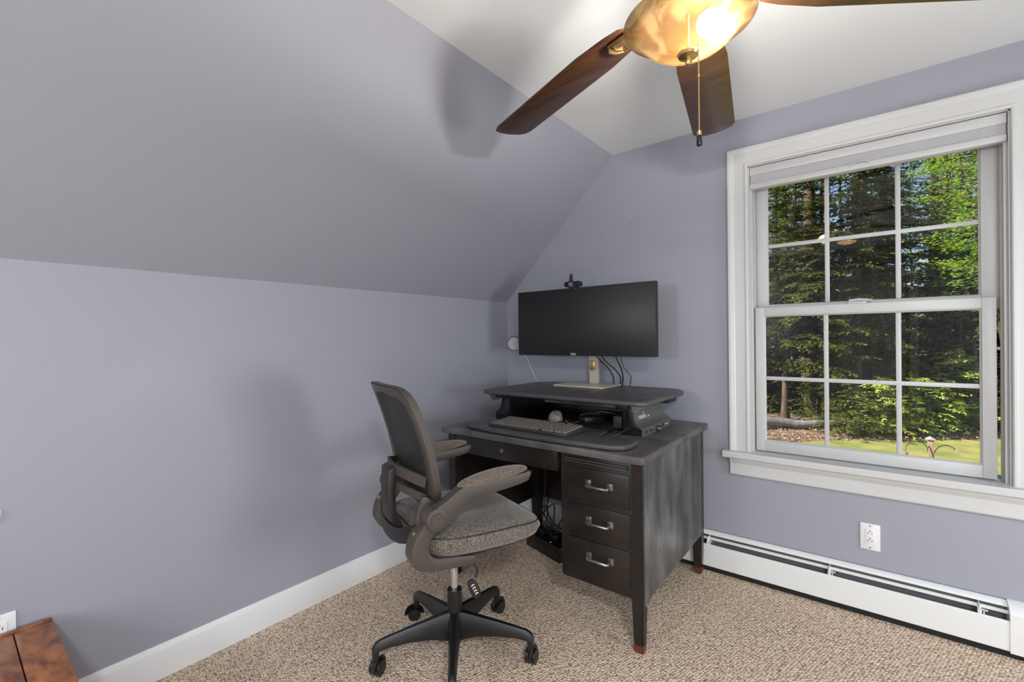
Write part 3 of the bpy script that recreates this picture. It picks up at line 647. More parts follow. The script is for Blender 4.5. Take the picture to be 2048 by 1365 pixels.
# ------------------------------------------------------------------ keyboard and mouse
kb = thing('keyboard', 'black wired computer keyboard with grey worn keys on the riser deck', 'keyboard', (.785, -.765, DZ+.0252), R(-1.5))
b = NB(); prism(b, [(-.085, .004), (-.083, 0), (.083, 0), (.085, .018), (.080, .022), (-.082, .012)], -.232, .232, 'x', .002); obj('case', b, KEYB, kb)
slope = math.atan2(.010, .162)
def keymesh(w):
    b = NB(); bmesh.ops.create_cube(b, size=1)
    for v in b.verts:
        t = 1 if v.co.z > 0 else 0; v.co = Vector((v.co.x*(w-.0035-.003*t), v.co.y*(.0160-.003*t), .003+.0055*t if t else 0))
    bmesh.ops.bevel(b, geom=b.edges[:], offset=.0008, segments=1, affect='EDGES'); finish(b)
    me = bpy.data.meshes.new('key'); b.to_mesh(me); b.free(); me.materials.append(KEYM); return me
cache = {}
U = .0190
rows = [(3, [1]*6+[0]+[1]*7+[.3]+[1]*3+[.3]+[1]*4), (2, [1]*10+[1.5, 1.5]+[.3]+[1]*3+[.3]+[1]*4), (1, [1.5]+[1]*11+[1.5]+[.3]+[1]*3+[.3]+[1]*4),
        (0, [1.8]+[1]*10+[2.2]+[.3]+[1]*3+[.3]+[1]*4), (-1, [2.2]+[1]*9+[2.8]+[.3]+[1]*3+[.3]+[1]*4), (-2, [1.3, 1.3, 1.3, 5.6, 1.3, 1.3, 1.3]+[.9]+[1]*3+[.3]+[2, 1])]
nk = 0; rest = NB()
for r_, ks in rows:
    tot = sum(abs(k) for k in ks); sc = .448/tot; x = -.224
    for i, k in enumerate(ks):
        w = k*sc
        gap = k in (0, .3, .9)
        if not gap and nk < 100:
            key = round(w, 4)
            if key not in cache: cache[key] = keymesh(w)
            o = bpy.data.objects.new('key', cache[key]); COL.objects.link(o); o.parent = kb
            yy = r_*.0250-.012; yy = (r_-.5)*.0262
            o.location = (x+w/2, yy, .0165+yy*math.tan(slope)); o.rotation_euler = (slope, 0, 0); nk += 1
        elif not gap:
            t_ = NB(); t_.from_mesh(keymesh(w)); yy = (r_-.5)*.0262; merge(rest, t_, Matrix.Translation((x+w/2, yy, .0165+yy*math.tan(slope))) @ Matrix.Rotation(slope, 4, 'X'))
        x += w
obj('small_keys', rest, KEYM, kb, clean=False)['kind'] = 'stuff'
ms = thing('computer_mouse', 'beige grey computer mouse standing behind the keyboard', 'mouse', (.76, -.545, DZ+.0252), R(20))
b = NB(); bmesh.ops.create_uvsphere(b, u_segments=28, v_segments=16, radius=1)
q_ = lambda v, e: math.copysign(abs(v)**e, v)
for v in b.verts:
    x, y, z = v.co; v.co = Vector((q_(x, .7)*.036*(1-.10*y), q_(y, .8)*.044, max(z, -.3)*.044*(1+.10*y)+.013))
msh = obj('shell', b, MOUSEM, ms, ang=60)
b = NB(); bx(b, -.034, .034, -.040, .040, 0, .010, .004); obj('base', b, BLKPL, ms)
b = NB(); tube(b, smooth_open([(.0, .050, .012), (.0, .02, .052), (.0, -.01, .0625), (.0, -.037, .035)][::1], 6), .0015, 6); obj('button_seam', b, DARK, ms)
b = NB(); lathe(b, [(0, .003), (.009, .002), (.010, -.002), (0, -.002)], n=16, mt=Matrix.Translation((.014, -.030, .042)) @ Matrix.Rotation(R(50), 4, 'X')); obj('thumb_button', b, HEATG, ms)
cable([(.80, -.52, DZ+.03), (.83, -.50, DZ+.014), (.86, -.42, DZ+.03), (.90, -.36, DZ+.06), (.95, -.33, DZ+.06), (.98, -.30, DZ+.05), (1.02, -.25, DZ+.02)], .0022, 'thin pale mouse cable curling behind the keyboard', MOUSEM)
hd = thing('wireless_dock', 'black gadget lying beside the mouse under the riser', 'gadget', (.93, -.47, DZ+.0265), R(-30))
b = NB(); bx(b, -.035, .035, -.06, .06, 0, .035, .012); obj('body', b, BLKPL, hd)
b = NB(); tube(b, smooth_open([(-.03, -.05, .036), (-.01, 0, .045), (.01, .05, .036)], 5), .005, 6); obj('strap', b, CHAIRPL, hd)
b = bx(NB(), 1.045, 1.095, -.46, -.36, DZ+.0072, DZ+.070, .006); tag(obj('adapter_box', b, CHAIRPL), 'small grey adapter box beside the riser\'s right housing', 'adapter')
cable([(.64, -.15, DZ+.14), (.70, -.20, DZ+.105), (.76, -.22, DZ+.10), (.82, -.22, DZ+.095), (.88, -.21, DZ+.085), (.93, -.15, DZ+.07)], .010, 'thick white cable sagging beneath the riser top', PLASTW)

# ------------------------------------------------------------------ office chair (local: x right, y forward)
TH = R(70-90)
oc = thing('office_chair', 'black mesh back office chair with padded flip up arms before the desk', 'office chair', (.776, -1.314, 0), TH)
b = NB(); cyl(b, (0, 0, .07), (0, 0, .255), .0285, 28); cyl(b, (0, 0, .07), (0, 0, .135), .040, 28, .032); hub = obj('gas_column', b, BASEPL, oc)
b = NB(); cyl(b, (0, 0, .25), (0, 0, .42), .0145, 24); obj('piston', b, CHROME, hub)
CA = [-118.5, -46.5, 25.5, 97.5, 169.5]; CI = 0; CANG = [R(v) for v in (20, 60, 15, 0, 140)]   # axle directions of the casters
for a in CA:
    a = R(a)-TH; d = Vector((math.cos(a), math.sin(a), 0)); s = Vector((-d.y, d.x, 0))
    b = NB(); rings = []
    for t, hw, zt, zb_ in ((.016, .030, .172, .066), (.05, .0235, .168, .076), (.10, .0205, .160, .090), (.18, .0175, .148, .099), (.25, .0150, .136, .099), (.285, .0140, .129, .095), (.303, .0135, .121, .084), (.3145, .0115, .106, .080)):
        c = d*t; hh = (zt-zb_)
        ring = [c+s*hw+Vector((0, 0, zb_)), c+s*hw*.92+Vector((0, 0, zb_+hh*.72)), c+s*hw*.45+Vector((0, 0, zt)), c-s*hw*.45+Vector((0, 0, zt)), c-s*hw*.92+Vector((0, 0, zb_+hh*.72)), c-s*hw+Vector((0, 0, zb_))]
        rings.append([b.verts.new(v) for v in ring])
    for A, B_ in zip(rings, rings[1:]):
        for k in range(6): b.faces.new((A[k], A[(k+1) % 6], B_[(k+1) % 6], B_[k]))
    b.faces.new(rings[0]); b.faces.new(rings[-1][::-1])
    lg = obj('base_leg', b, BASEPL, oc, ang=50)
    b = NB(); c = d*.302
    cyl(b, c+Vector((0, 0, .052)), c+Vector((0, 0, .088)), .0125, 16)
    ca = CANG[CI]-TH; CI += 1
    w = Vector((math.cos(ca), math.sin(ca), 0)); wc_ = c+Vector((-w.y, w.x, 0))*.010+Vector((0, 0, .0265))
    for sgn in (-1, 1): cyl(b, wc_+w*.006*sgn, wc_+w*.020*sgn, .0265, 24)
    tube(b, [wc_-w*.021, wc_-w*.015, wc_+w*.015, wc_+w*.021], [.012, .0225, .0225, .012], 16)
    # hood
    for sgn in (0,):
        pts = [wc_+Vector((-w.y, w.x, 0))*.030*math.cos(q)+Vector((0, 0, .030*math.sin(q))) for q in [R(x_) for x_ in range(-10, 200, 15)]]
        tube(b, pts, .0165, 4, flat=(1.15, .14), up=tuple(w.cross(Vector((0, 0, 1)))) if False else None)
    obj('caster', b, BASEPL, lg)
# seat mechanism
b = NB(); bx(b, -.07, .07, -.12, .10, .445, .470, .006); bx(b, -.04, .04, -.05, .05, .41, .446, .006); obj('tilt_mechanism', b, BLKPL, oc)
b = NB(); tube(b, smooth_open([(.04, .0, .455), (.09, .01, .430), (.115, .035, .385), (.120, .040, .363), (.120, .032, .340)], 4), .0045, 8); lv = obj('height_lever', b, BLKPL, oc)
b = NB(); prism(b, smooth_closed([(-.016, .02), (-.020, -.03), (-.008, -.048), (.010, -.045), (.018, -.02), (.014, .018), (0, .028)], 3), -.005, .005, 'y', .002, mt=Matrix.Translation((.120, .022, .312)) @ Matrix.Rotation(R(78), 4, 'Z') @ Matrix.Rotation(R(-25), 4, 'Y')); pd_ = obj('lever_paddle', b, BLKPL, lv)
mt_ = Matrix.Translation((.120, .022, .312)) @ Matrix.Rotation(R(78), 4, 'Z') @ Matrix.Rotation(R(-25), 4, 'Y')
b = NB()
for zz_ in (-.030, -.018, -.006, .006): prism(b, [(-.007, zz_), (.000, zz_+.005), (.007, zz_), (.005, zz_-.003), (0, zz_+.001), (-.005, zz_-.003)], -.0056, .0056, 'y', mt=mt_)
obj('arrow_marks', b, LOGO, oc)['kind'] = 'stuff'
# seat cushion
b = NB(); NXs, NYs = 26, 26
def seat_pt(u, v, topside):
    # superellipse outline, u,v in -1..1 on square grid mapped to rounded square
    a = math.atan2(v, u); m_ = max(abs(u), abs(v)); e = 5.0
    if m_ > 0:
        rr = (abs(math.cos(a))**e+abs(math.sin(a))**e)**(-1/e)
    else: rr = 0
    x = m_*rr*math.cos(a); y = m_*rr*math.sin(a)
    wx = .243*(1-.03*y-.10*max(0, -y)**2); X = x*wx; Y = .045+y*.240
    ed = m_
    if topside:
        z = .585-.016*math.exp(-((x)**2*3+(y+.15)**2*2.2))-.026*max(0, (ed-.5)/.5)**2.5-.022*max(0, y-.35)**1.5-.010*y
    else: z = .488+.012*max(0, y-.3)+.010*max(0, (ed-.75)/.25)**2-.010*y
    return Vector((X, Y, z))
grid = {}
for s_ in (1, 0):
    for i in range(NXs+1):
        for j in range(NYs+1):
            u = -1+2*i/NXs; v = -1+2*j/NYs
            grid[s_, i, j] = b.verts.new(seat_pt(u, v, s_))
    for i in range(NXs):
        for j in range(NYs):
            q = [grid[s_, i, j], grid[s_, i+1, j], grid[s_, i+1, j+1], grid[s_, i, j+1]]; b.faces.new(q if s_ else q[::-1])
bd = [(i, 0) for i in range(NXs)]+[(NXs, j) for j in range(NYs)]+[(i, NYs) for i in range(NXs, 0, -1)]+[(0, j) for j in range(NYs, 0, -1)]
for k, (i, j) in enumerate(bd):
    i2, j2 = bd[(k+1) % len(bd)]; a1, a2, c1, c2 = grid[1, i, j], grid[1, i2, j2], grid[0, i, j], grid[0, i2, j2]
    ctr = Vector((0, .045, 0)); m1 = (a1.co+c1.co)/2; m2 = (a2.co+c2.co)/2
    key = ('m', i, j); key2 = ('m', i2, j2)
    for kk, mm in ((key, m1), (key2, m2)):
        if kk not in grid:
            o_ = Vector((mm.x-0, mm.y-.045, 0)).normalized(); grid[kk] = b.verts.new(mm+o_*.013)
    b.faces.new((a1, grid[key], grid[key2], a2)); b.faces.new((grid[key], c1, c2, grid[key2]))
st = obj('seat_cushion', b, SEATF, oc, ang=70)
b = NB(); ring = [tuple(grid_ for grid_ in ()) for _ in ()]
pts = []
for k in range(72):
    a = 2*math.pi*k/72; u, v = math.cos(a), math.sin(a); m_ = max(abs(u), abs(v)); pts.append(seat_pt(u/m_, v/m_, 1)+Vector((u*.003, v*.003, -.002)))
tube(b, pts, .0022, 6, closed=True); obj('seam_piping', b, CHAIRDK, st)
b = NB(); prism(b, rrect(-.20, .20, -.16, .24, .06), .468, .490, 'z', .006); obj('seat_pan', b, BLKPL, oc)
# backrest frame: rounded rectangle leaning back, curved in plan
def bpt(u, t, off=0):
    """u -1..1 across, t 0..1 up"""
    z = .650+.430*t; d = -.138-.110*t+.05*math.sin(t*math.pi)*.35; hw = .205+.018*math.sin(t*2.4)-.012*t
    cv = .028*(u*u-1)*(.6+.4*t)
    return Vector((u*hw, d+cv+off, z))
fr = []
def outline(inset, n=96):
    pts = []
    for x, y in rrect(-1+inset, 1-inset, 0+inset*.42, 1-inset*.42, .1, 8, (.20-inset*.5,)*4) if False else []: pass
    w, h = 1-inset, .5-inset*.46
    for k in range(n):
        a = 2*math.pi*k/n; c, s = math.cos(a), math.sin(a); e = 6.5
        rr = (abs(c)**e+abs(s)**e)**(-1/e); pts.append((w*rr*c, .5+h*rr*s))
    return pts
b = NB(); fo, fi = outline(0), outline(.20); N = len(fo)
vo = [[b.verts.new(bpt(u, t, off)) for u, t in fo] for off in (.014, -.020)]; vi = [[b.verts.new(bpt(u, t, off)) for u, t in fi] for off in (.006, -.012)]
for i in range(N):
    j = (i+1) % N
    b.faces.new((vo[0][i], vo[0][j], vo[1][j], vo[1][i])); b.faces.new((vi[0][i], vi[1][i], vi[1][j], vi[0][j]))
    b.faces.new((vo[0][i], vi[0][i], vi[0][j], vo[0][j])); b.faces.new((vo[1][i], vo[1][j], vi[1][j], vi[1][i]))
bmesh.ops.recalc_face_normals(b, faces=b.faces)
es = [e for e in b.edges if e.calc_face_angle(0) > R(40)]
bmesh.ops.bevel(b, geom=es, offset=.004, segments=2, affect='EDGES')
bk = obj('backrest_frame', b, CHAIRPL, oc, ang=50)
b = NB(); n1, n2 = 16, 24; g = {}
for i in range(n1+1):
    for j in range(n2+1):
        u = (-1+2*i/n1)*.86; t = .06+.88*j/n2; g[i, j] = b.verts.new(bpt(u, t, -.002-.012*(1-u*u)))
for i in range(n1):
    for j in range(n2): b.faces.new((g[i, j], g[i+1, j], g[i+1, j+1], g[i, j+1]))
obj('mesh_back', b, NET, bk, ang=60)
# lumbar support and rear spine
b = NB()
for zz, hh in ((.768, .022), (.712, .016)):
    pts = smooth_open([(-.17, -.175, zz-.02), (-.10, -.222, zz), (0, -.242, zz+.006), (.10, -.222, zz), (.17, -.175, zz-.02)], 6); tube(b, pts, hh, 4, flat=(.35, 1.2), up=(0, 0, 1))
lm = obj('lumbar_support', b, CHAIRPL, oc)
b = NB(); prism(b, [(-.245, .785), (-.268, .775), (-.272, .70), (-.268, .60), (-.240, .545), (-.215, .56), (-.240, .62), (-.244, .70), (-.232, .77)], -.045, .045, 'x', .005); obj('spine', b, CHAIRDK, oc)
b = NB()
pts = smooth_open([(-.205, -.20, .61), (-.17, -.225, .585), (-.10, -.248, .560), (0, -.258, .553), (.10, -.248, .560), (.17, -.225, .585), (.205, -.20, .61)], 6)
tube(b, pts, .030, 4, flat=(.35, 1.2), up=(0, 0, 1)); obj('rear_band', b, CHAIRDK, oc)
# side brackets, arms
JP = [(-.211, .626), (-.236, .597), (-.250, .565), (-.255, .536), (-.252, .516), (-.238, .493), (-.208, .476), (-.173, .469), (-.133, .464), (-.093, .461), (-.052, .459), (-.027, .460), (-.019, .467), (-.023, .483), (-.032, .489), (-.052, .492), (-.093, .499), (-.146, .507), (-.167, .511), (-.182, .521), (-.191, .535), (-.194, .555), (-.185, .580), (-.160, .612), (-.150, .640), (-.180, .655)]
AP = [(-.184, .680), (-.140, .708), (-.093, .736), (-.059, .742), (.062, .745), (.150, .750), (.190, .752), (.192, .742), (.185, .728), (.166, .715), (.062, .702), (-.036, .696), (-.059, .690), (-.085, .672), (-.134, .630), (-.160, .625)]
for s in (1, -1):
    x1 = .238*s; x0 = .172*s
    b = NB(); prism(b, smooth_closed(JP, 4), min(x0, x1), max(x0, x1), 'x', .005); ar = obj('arm_bracket', b, CHAIRPL, oc, ang=40)
    b = NB(); prism(b, [(-.227, .640), (-.204, .708), (-.198, .713), (-.190, .712), (-.150, .680), (-.165, .62), (-.215, .60)], min(.185*s, .205*s), max(.185*s, .205*s), 'x', .004); obj('hinge_lug', b, CHAIRPL, ar)
    b = NB(); yy, zz = -.178, .652
    tube(b, [(.200*s, yy, zz), (.262*s, yy, zz), (.266*s, yy, zz)], [.036, .036, .034], 32); tube(b, [(.264*s, yy, zz), (.270*s, yy, zz), (.272*s, yy, zz)], [.036, .036, .031], 32)
    tube(b, [(.270*s, yy, zz), (.2745*s, yy, zz)], [.024, .022], 32); obj('pivot_hub', b, CHAIRPL, ar, ang=30)
    b = NB(); prism(b, smooth_closed(AP, 4), min(.225*s, .268*s), max(.225*s, .268*s), 'x', .005); am = obj('armrest', b, CHAIRPL, oc, ang=40)
    b = NB(); bmesh.ops.create_uvsphere(b, u_segments=32, v_segments=16, radius=1)
    for v in b.verts:
        x, y, z = v.co; e = .62
        sx = math.copysign(abs(x)**.8, x); v.co = Vector((.250*s+sx*.034*(1+.05*y), .042+y*.140, .752+.010*y+z*(.026 if z > 0 else .012)))
    obj('arm_pad', b, PADF, am, ang=80)
    b = NB(); cyl(b, (.205*s, -.235, .600), (.212*s, -.235, .600), .006, 12); obj('bolt', b, BRASS, ar)

# ------------------------------------------------------------------ ceiling fan
FX, FY = 1.736, -1.456; FBZ = 2.066
PHI = 38.3+119.5
fn = thing('ceiling_fan', 'brown blade ceiling fan with lit amber glass bowl and pull chain', 'ceiling fan', (FX, FY, 1.87), 0)
Z0 = 1.87; BB0 = 1.905
b = NB(); lathe(b, [(0, 2.10-Z0), (.06, 2.10-Z0), (.105, 2.115-Z0), (.115, 2.15-Z0), (.11, 2.20-Z0), (.07, 2.225-Z0), (.03, 2.23-Z0), (.03, 2.29-Z0), (.06, 2.30-Z0), (.075, 2.345-Z0), (0, 2.345-Z0)]); obj('motor_housing', b, BRONZE, fn)
b = NB(); lathe(b, [(0, 2.03-Z0), (.050, 2.03-Z0), (.062, 2.045-Z0), (.062, 2.10-Z0), (0, 2.10-Z0)]); lathe(b, [(.006, 2.0-Z0), (.003, 1.99-Z0), (.003, BB0-Z0), (0, BB0-Z0)], n=10); lk = obj('light_kit', b, BRONZE, fn)
BR = .875
for k in range(5):
    a = R(PHI+(0, -57.2, -122.5, -196, -282)[k]); mt = Matrix.Rotation(a, 4, 'Z') @ Matrix.Translation((0, 0, FBZ-Z0)) @ Matrix.Rotation(R(-7), 4, 'X')
    w = .072
    pts = [(.175, -.030), (.19, -.048), (.24, -.060), (.34, -w), (BR-.05, -w-.005), (BR-.018, -w+.004), (BR-.004, -w+.03), (BR+.002, 0), (BR-.004, w-.03), (BR-.018, w-.004), (BR-.05, w+.005), (.34, w), (.24, .060), (.19, .048), (.175, .030)]
    b = NB(); prism(b, pts, -.003, .003, 'z', .001, mt=mt); bl = obj('blade', b, BLADE, fn)
    b = NB()
    op = [(.175, -.026), (.245, -.030), (.262, -.012), (.262, .012), (.245, .030), (.175, .026)]
    prism(b, op, -.010, -.003, 'z', .002, mt=mt)
    ip = [(.188, -.016), (.238, -.019), (.248, 0), (.238, .019), (.188, .016)]
    for P_, rr in ((op, .005), (ip, .0035)): tube(b, [mt @ Vector((x, y, -.010)) for x, y in P_], rr, 6, closed=True)
    tube(b, [mt @ Vector((.185, .014, -.008)), mt @ Vector((.13, .02, .0)), mt @ Vector((.09, .015, .035))], .008, 8)
    tube(b, [mt @ Vector((.185, -.014, -.008)), mt @ Vector((.13, -.02, .0)), mt @ Vector((.09, -.015, .035))], .008, 8)
    obj('blade_iron', b, BRONZE, bl)
BB, BRM = 1.908, 1.980
prof_o = [(.008, 0), (.036, .005), (.062, .014), (.084, .027), (.101, .043), (.112, .060), (.1165, .070), (.121, .076), (.132, .083), (.144, .089), (.149, .094)]
prof = [(r_, BB+z*.8-Z0) for r_, z in prof_o]+[(r_-.004, BB+z*.8+.002-Z0) for r_, z in prof_o[::-1]]
b = NB(); lathe(b, prof, n=64); bw = obj('glass_bowl', b, BOWL, fn, ang=70)
b = NB(); lathe(b, [(0, BB-.026-Z0), (.005, BB-.025-Z0), (.0075, BB-.020-Z0), (.0065, BB-.013-Z0), (.005, BB-.011-Z0), (.010, BB-.009-Z0), (.022, BB-.006-Z0), (.025, BB-.001-Z0), (.024, BB+.002-Z0), (0, BB+.002-Z0)], n=32); obj('finial', b, BRASS, fn)
bd_ = (R2.x*.045-F.x*.02, R2.y*.045-F.y*.02)
for i, (dx, dy) in enumerate((bd_,)):
    b = NB(); bmesh.ops.create_uvsphere(b, u_segments=20, v_segments=12, radius=.031)
    b.transform(Matrix.Translation((dx, dy, 1.966-Z0))); bmesh.ops.translate(b, verts=b.verts, vec=(0, 0, 0)); obj('bulb', b, BULB if i == 0 else PLASTW, fn)
b = NB(); cxx, cyy = Rt.x*.012-F.x*.030, Rt.y*.012-F.y*.030; zt = BB+.006; zl = BB-.200
n_ = 62
for k in range(n_):
    z = zt+(zl-zt)*k/(n_-1); r_ = .0034 if k == 22 else .0019
    s_ = NB(); bmesh.ops.create_icosphere(s_, subdivisions=1, radius=r_); merge(b, s_, Matrix.Translation((cxx, cyy, z-Z0)))
tube(b, [(cxx, cyy, zt-Z0), (cxx, cyy, zl-Z0)], .0007, 5); pc = obj('pull_chain', b, BRASS, fn)
b = NB(); lathe(b, [(0, .030), (.003, .030), (.0055, .022), (.0065, .010), (.006, .002), (.003, 0), (0, 0)], (cxx, cyy, zl-.031-Z0), n=16); obj('chain_pull', b, BLKGL, pc)
b = NB(); lathe(b, [(.003, 0), (.0055, -.003), (.0055, -.010), (.003, -.012)], (cxx, cyy, zl+.004-Z0), n=16); obj('chain_cap', b, BRASS, pc)

# added unseen lamps for fill; the small flush one inferred from its reflection
b = NB(); lathe(b, [(0, -.072), (.15, -.072), (.165, -.06), (.165, 0), (0, 0)], (*CLP, ZC), n=40); tag(obj('ceiling_lamp', b, PLASTW), 'round white flush drum lamp on the ceiling at the rear right', 'lamp')
b = NB(); lathe(b, [(0, -.05), (.05, -.046), (.085, -.03), (.095, -.012)], (1.84, -3.9, ZC), n=32); cl_ = thing('flush_lamp', 'small warm glowing flush lamp on the ceiling before the rear door', 'lamp', (1.84, -3.9, ZC))
obj('glass_shade', b, emis('warm_glass', (1.0, .62, .28), 9), cl_, world=True)
b = NB(); lathe(b, [(0, 0), (.105, 0), (.105, -.012), (.095, -.014), (0, -.014)], (1.84, -3.9, ZC), n=32); obj('canopy', b, BRONZE, cl_, world=True)
fl_ = thing('floor_lamp', 'white standing floor lamp with open shade behind the photographer', 'lamp', (*FLP, 0))
b = NB(); lathe(b, [(0, 0), (.14, 0), (.14, .015), (.02, .03), (.012, .04), (.010, 1.36), (0, 1.36)], n=28); obj('stand', b, PLASTW, fl_)

# ------------------------------------------------------------------ outdoors: lawn, wood
GZ = -2.70
def at(px, D, z=GZ):
    k = (px-1024)/914.3; return Vector((2.077+D*(-.62+.785*k), -2.576+D*(.785+.62*k), z))
b = NB(); vs_ = {}
for i in range(41):
    for j in range(33):
        x = -40+2*i; y = 3+2.2*j; vs_[i, j] = b.verts.new((x, y, GZ-.03+.02*max(0, y-30)+.15*noise.noise(Vector((x*.2, y*.2, 0)))*(y > 24)))
for i in range(40):
    for j in range(32): b.faces.new((vs_[i, j], vs_[i+1, j], vs_[i+1, j+1], vs_[i, j+1]))
struct('ground', b, LITTER, ang=180)
b = NB(); edge = [(-40+1.0*i, 16.7+.75*(-40+1.0*i+1.0)*(1 if -40+i > -8 else 0)+(-5.2 if -40+i <= -8 else 0)+.25*math.sin(i*1.7)+.18*math.sin(i*.63)) for i in range(81)]
edge = [(x, min(y, 34)) for x, y in edge]
lo = [b.verts.new((x, .2, GZ)) for x, y in edge]; hi = [b.verts.new((x, y, GZ)) for x, y in edge]
for i in range(80): b.faces.new((lo[i], lo[i+1], hi[i+1], hi[i]))
struct('lawn', b, GRASS, ang=180)
# fallen leaves and stones in the wood's edge
b = NB(); r2 = random.Random(3)
for i in range(5200):
    x = r2.uniform(-7, 12); ey = 16.7+.75*(x+1); y = ey+abs(r2.gauss(0, 1.6)) + r2.uniform(-.4, 9)*(r2.random() < .35)
    s = r2.uniform(.025, .07); a = r2.uniform(0, 6.28); c = Vector((x, y, GZ+r2.uniform(.0, .07)))
    u = Vector((math.cos(a), math.sin(a), r2.uniform(-.5, .5)))*s; v = Vector((-math.sin(a), math.cos(a), r2.uniform(-.5, .5)))*s*.7
    b.faces.new([b.verts.new(c+p_) for p_ in (u, v, -u, -v)])
LEAFL = mat('fallen_leaf', (0.34, 0.24, 0.17), .9, var=.6, vscale=9)
tag(obj('fallen_leaves', b, LEAFL, clean=False), 'pale fallen leaves scattered along the edge of the lawn', 'leaves', kind='stuff')

def diamond(b, p, d, up, L, w):
    s = d.cross(up)
    if s.length < 1e-4: s = Vector((1, 0, 0))
    s = s.normalized()*w
    b.faces.new((b.verts.new(p), b.verts.new(p+d*L*.45+s), b.verts.new(p+d*L), b.verts.new(p+d*L*.45-s)))
def branch(b, wood_b, p0, az, L, rise, droop, rr, tw, dens, wd):
    """a flat conifer bough: curved axis with twigs to both sides, twigs carry short needle sprays"""
    n = max(4, int(L/.22)); P = []; d = Vector((math.cos(az), math.sin(az), rise))
    p = p0.copy()
    for i in range(n+1):
        P.append(p.copy()); t = i/n; d2 = Vector((d.x, d.y, d.z-droop*t*t)).normalized(); p = p+d2*(L/n)
    if wood_b is not None: tube(wood_b, P[::2]+[P[-1]], [max(.004, .016*L/2*(1-i/(len(P[::2])+.5))) for i in range(len(P[::2])+1)], 4)
    side = Vector((-math.sin(az), math.cos(az), 0))
    for i in range(1, n+1):
        t = i/n; ax = (P[i]-P[i-1]).normalized(); tl = tw*L*(1-t*.75)*(.5+.5*min(1, t*4))
        for s in (-1, 1):
            for q in range(dens):
                if rr.random() < .12: continue
                base = P[i-1].lerp(P[i], rr.random()); td = (ax*rr.uniform(.5, .9)+side*s+Vector((0, 0, rr.uniform(-.45, .15)))).normalized()
                m_ = max(1, int(tl/.13))
                for j in range(m_):
                    pp = base+td*(tl*j/m_)+Vector((0, 0, -.10*(j/m_)**2*tl)); l_ = rr.uniform(.12, .22)
                    dd = (td+side*s*rr.uniform(-.5, .3)+ax*rr.uniform(-.3, .7)+Vector((0, 0, rr.uniform(-.35, .1)))).normalized()
                    diamond(b, pp, dd, Vector((rr.uniform(-.4, .4), rr.uniform(-.4, .4), 1)), l_, l_*wd)
    for _ in range(2): diamond(b, P[-1], (P[-1]-P[-2]).normalized(), Vector((0, 0, 1)), .16, .03)
def trunk_bm(h, r0, r1, lean=(0, 0), wob=.05, seed=0, n=12, seg=14, stubs=0):
    rr = random.Random(seed); b = NB(); P = []
    for i in range(seg+1):
        t = i/seg; P.append(Vector((lean[0]*t+wob*math.sin(t*7+seed), lean[1]*t+wob*math.cos(t*5+seed*2), h*t-.1)))
    tube(b, P, [(r0*(1.35 if i == 0 else 1)*(1-i/seg)+r1*i/seg) for i in range(seg+1)], n)
    for k in range(stubs):
        t = rr.uniform(.08, .6); a = rr.uniform(0, 6.28); c = P[int(t*seg)]; L = rr.uniform(.3, 1.6)
        tube(b, smooth_open([c, c+Vector((math.cos(a)*L*.5, math.sin(a)*L*.5, .02)), c+Vector((math.cos(a+.2)*L, math.sin(a+.2)*L, -.12*L))], 2), [.016, .013, .010, .007, .004], 4)
    return b
def conifer(seed, h, r0, base, nb, Lmax, wd=.22, dens=2, tw=.30, crown=1.0, leafm=None, droop=.75, stubs=18):
    rr = random.Random(seed); fb = NB(); tb_ = trunk_bm(h, r0, .03, wob=.06, seed=seed, stubs=stubs)
    for i in range(nb):
        t = (i+rr.random())/nb; z = base+(h-base)*t; L = Lmax*(1-t)**.7*rr.uniform(.65, 1.1)+.25
        branch(fb, tb_ if i % 3 == 0 else None, Vector((0, 0, z)), rr.uniform(0, 6.283), L, rr.uniform(-.05, .35), droop*rr.uniform(.7, 1.2), rr, tw, dens, wd)
    return tb_, fb
def make_tree(name, seed, leaf, bark, label, cat, group=None, **k):
    tb_, fb = conifer(seed, **k); t = thing(name, label, cat, group=group)
    obj('trunk', tb_, bark, t, ang=60); obj('foliage', fb, leaf, t, clean=False); return t
def dup(root, loc, rz, sc=1.0, label=None, group=None):
    r_ = root.copy(); COL.objects.link(r_); r_.location = loc; r_.rotation_euler = (0, 0, rz); r_.scale = (sc, sc, sc)
    if label: r_['label'] = label
    if group: r_['group'] = group
    for c_ in list(root.children):
        c2 = c_.copy(); COL.objects.link(c2); c2.parent = r_
    return r_
LB = 'dark green hemlock tree standing in the dense wood beyond the lawn'; GB = 'hemlocks filling the wood'
protos = [make_tree('hemlock_tree', 11, HEML, BARK, LB, 'tree', GB, h=15, r0=.17, base=2.6, nb=190, Lmax=3.3, wd=.30, dens=3),
          make_tree('hemlock_tree', 12, HEML, BARK, LB, 'tree', GB, h=17, r0=.22, base=3.6, nb=200, Lmax=3.6, wd=.30, dens=3),
          make_tree('hemlock_tree', 13, HEML, BARK, LB, 'tree', GB, h=13, r0=.10, base=.3, nb=200, Lmax=2.6, wd=.30, dens=3)]
r3 = random.Random(21); spots = []
for row, (y0, n_) in enumerate(((24, 7), (29, 9), (35, 10), (42, 11), (50, 12))):
    for i in range(n_):
        x = -15+34*(i+.5)/n_*(1+(y0-24)/60)-(y0-24)*.22+r3.uniform(-.9, .9); spots.append((x, y0+r3.uniform(-1.6, 1.6)+max(0, x)*.25, row))
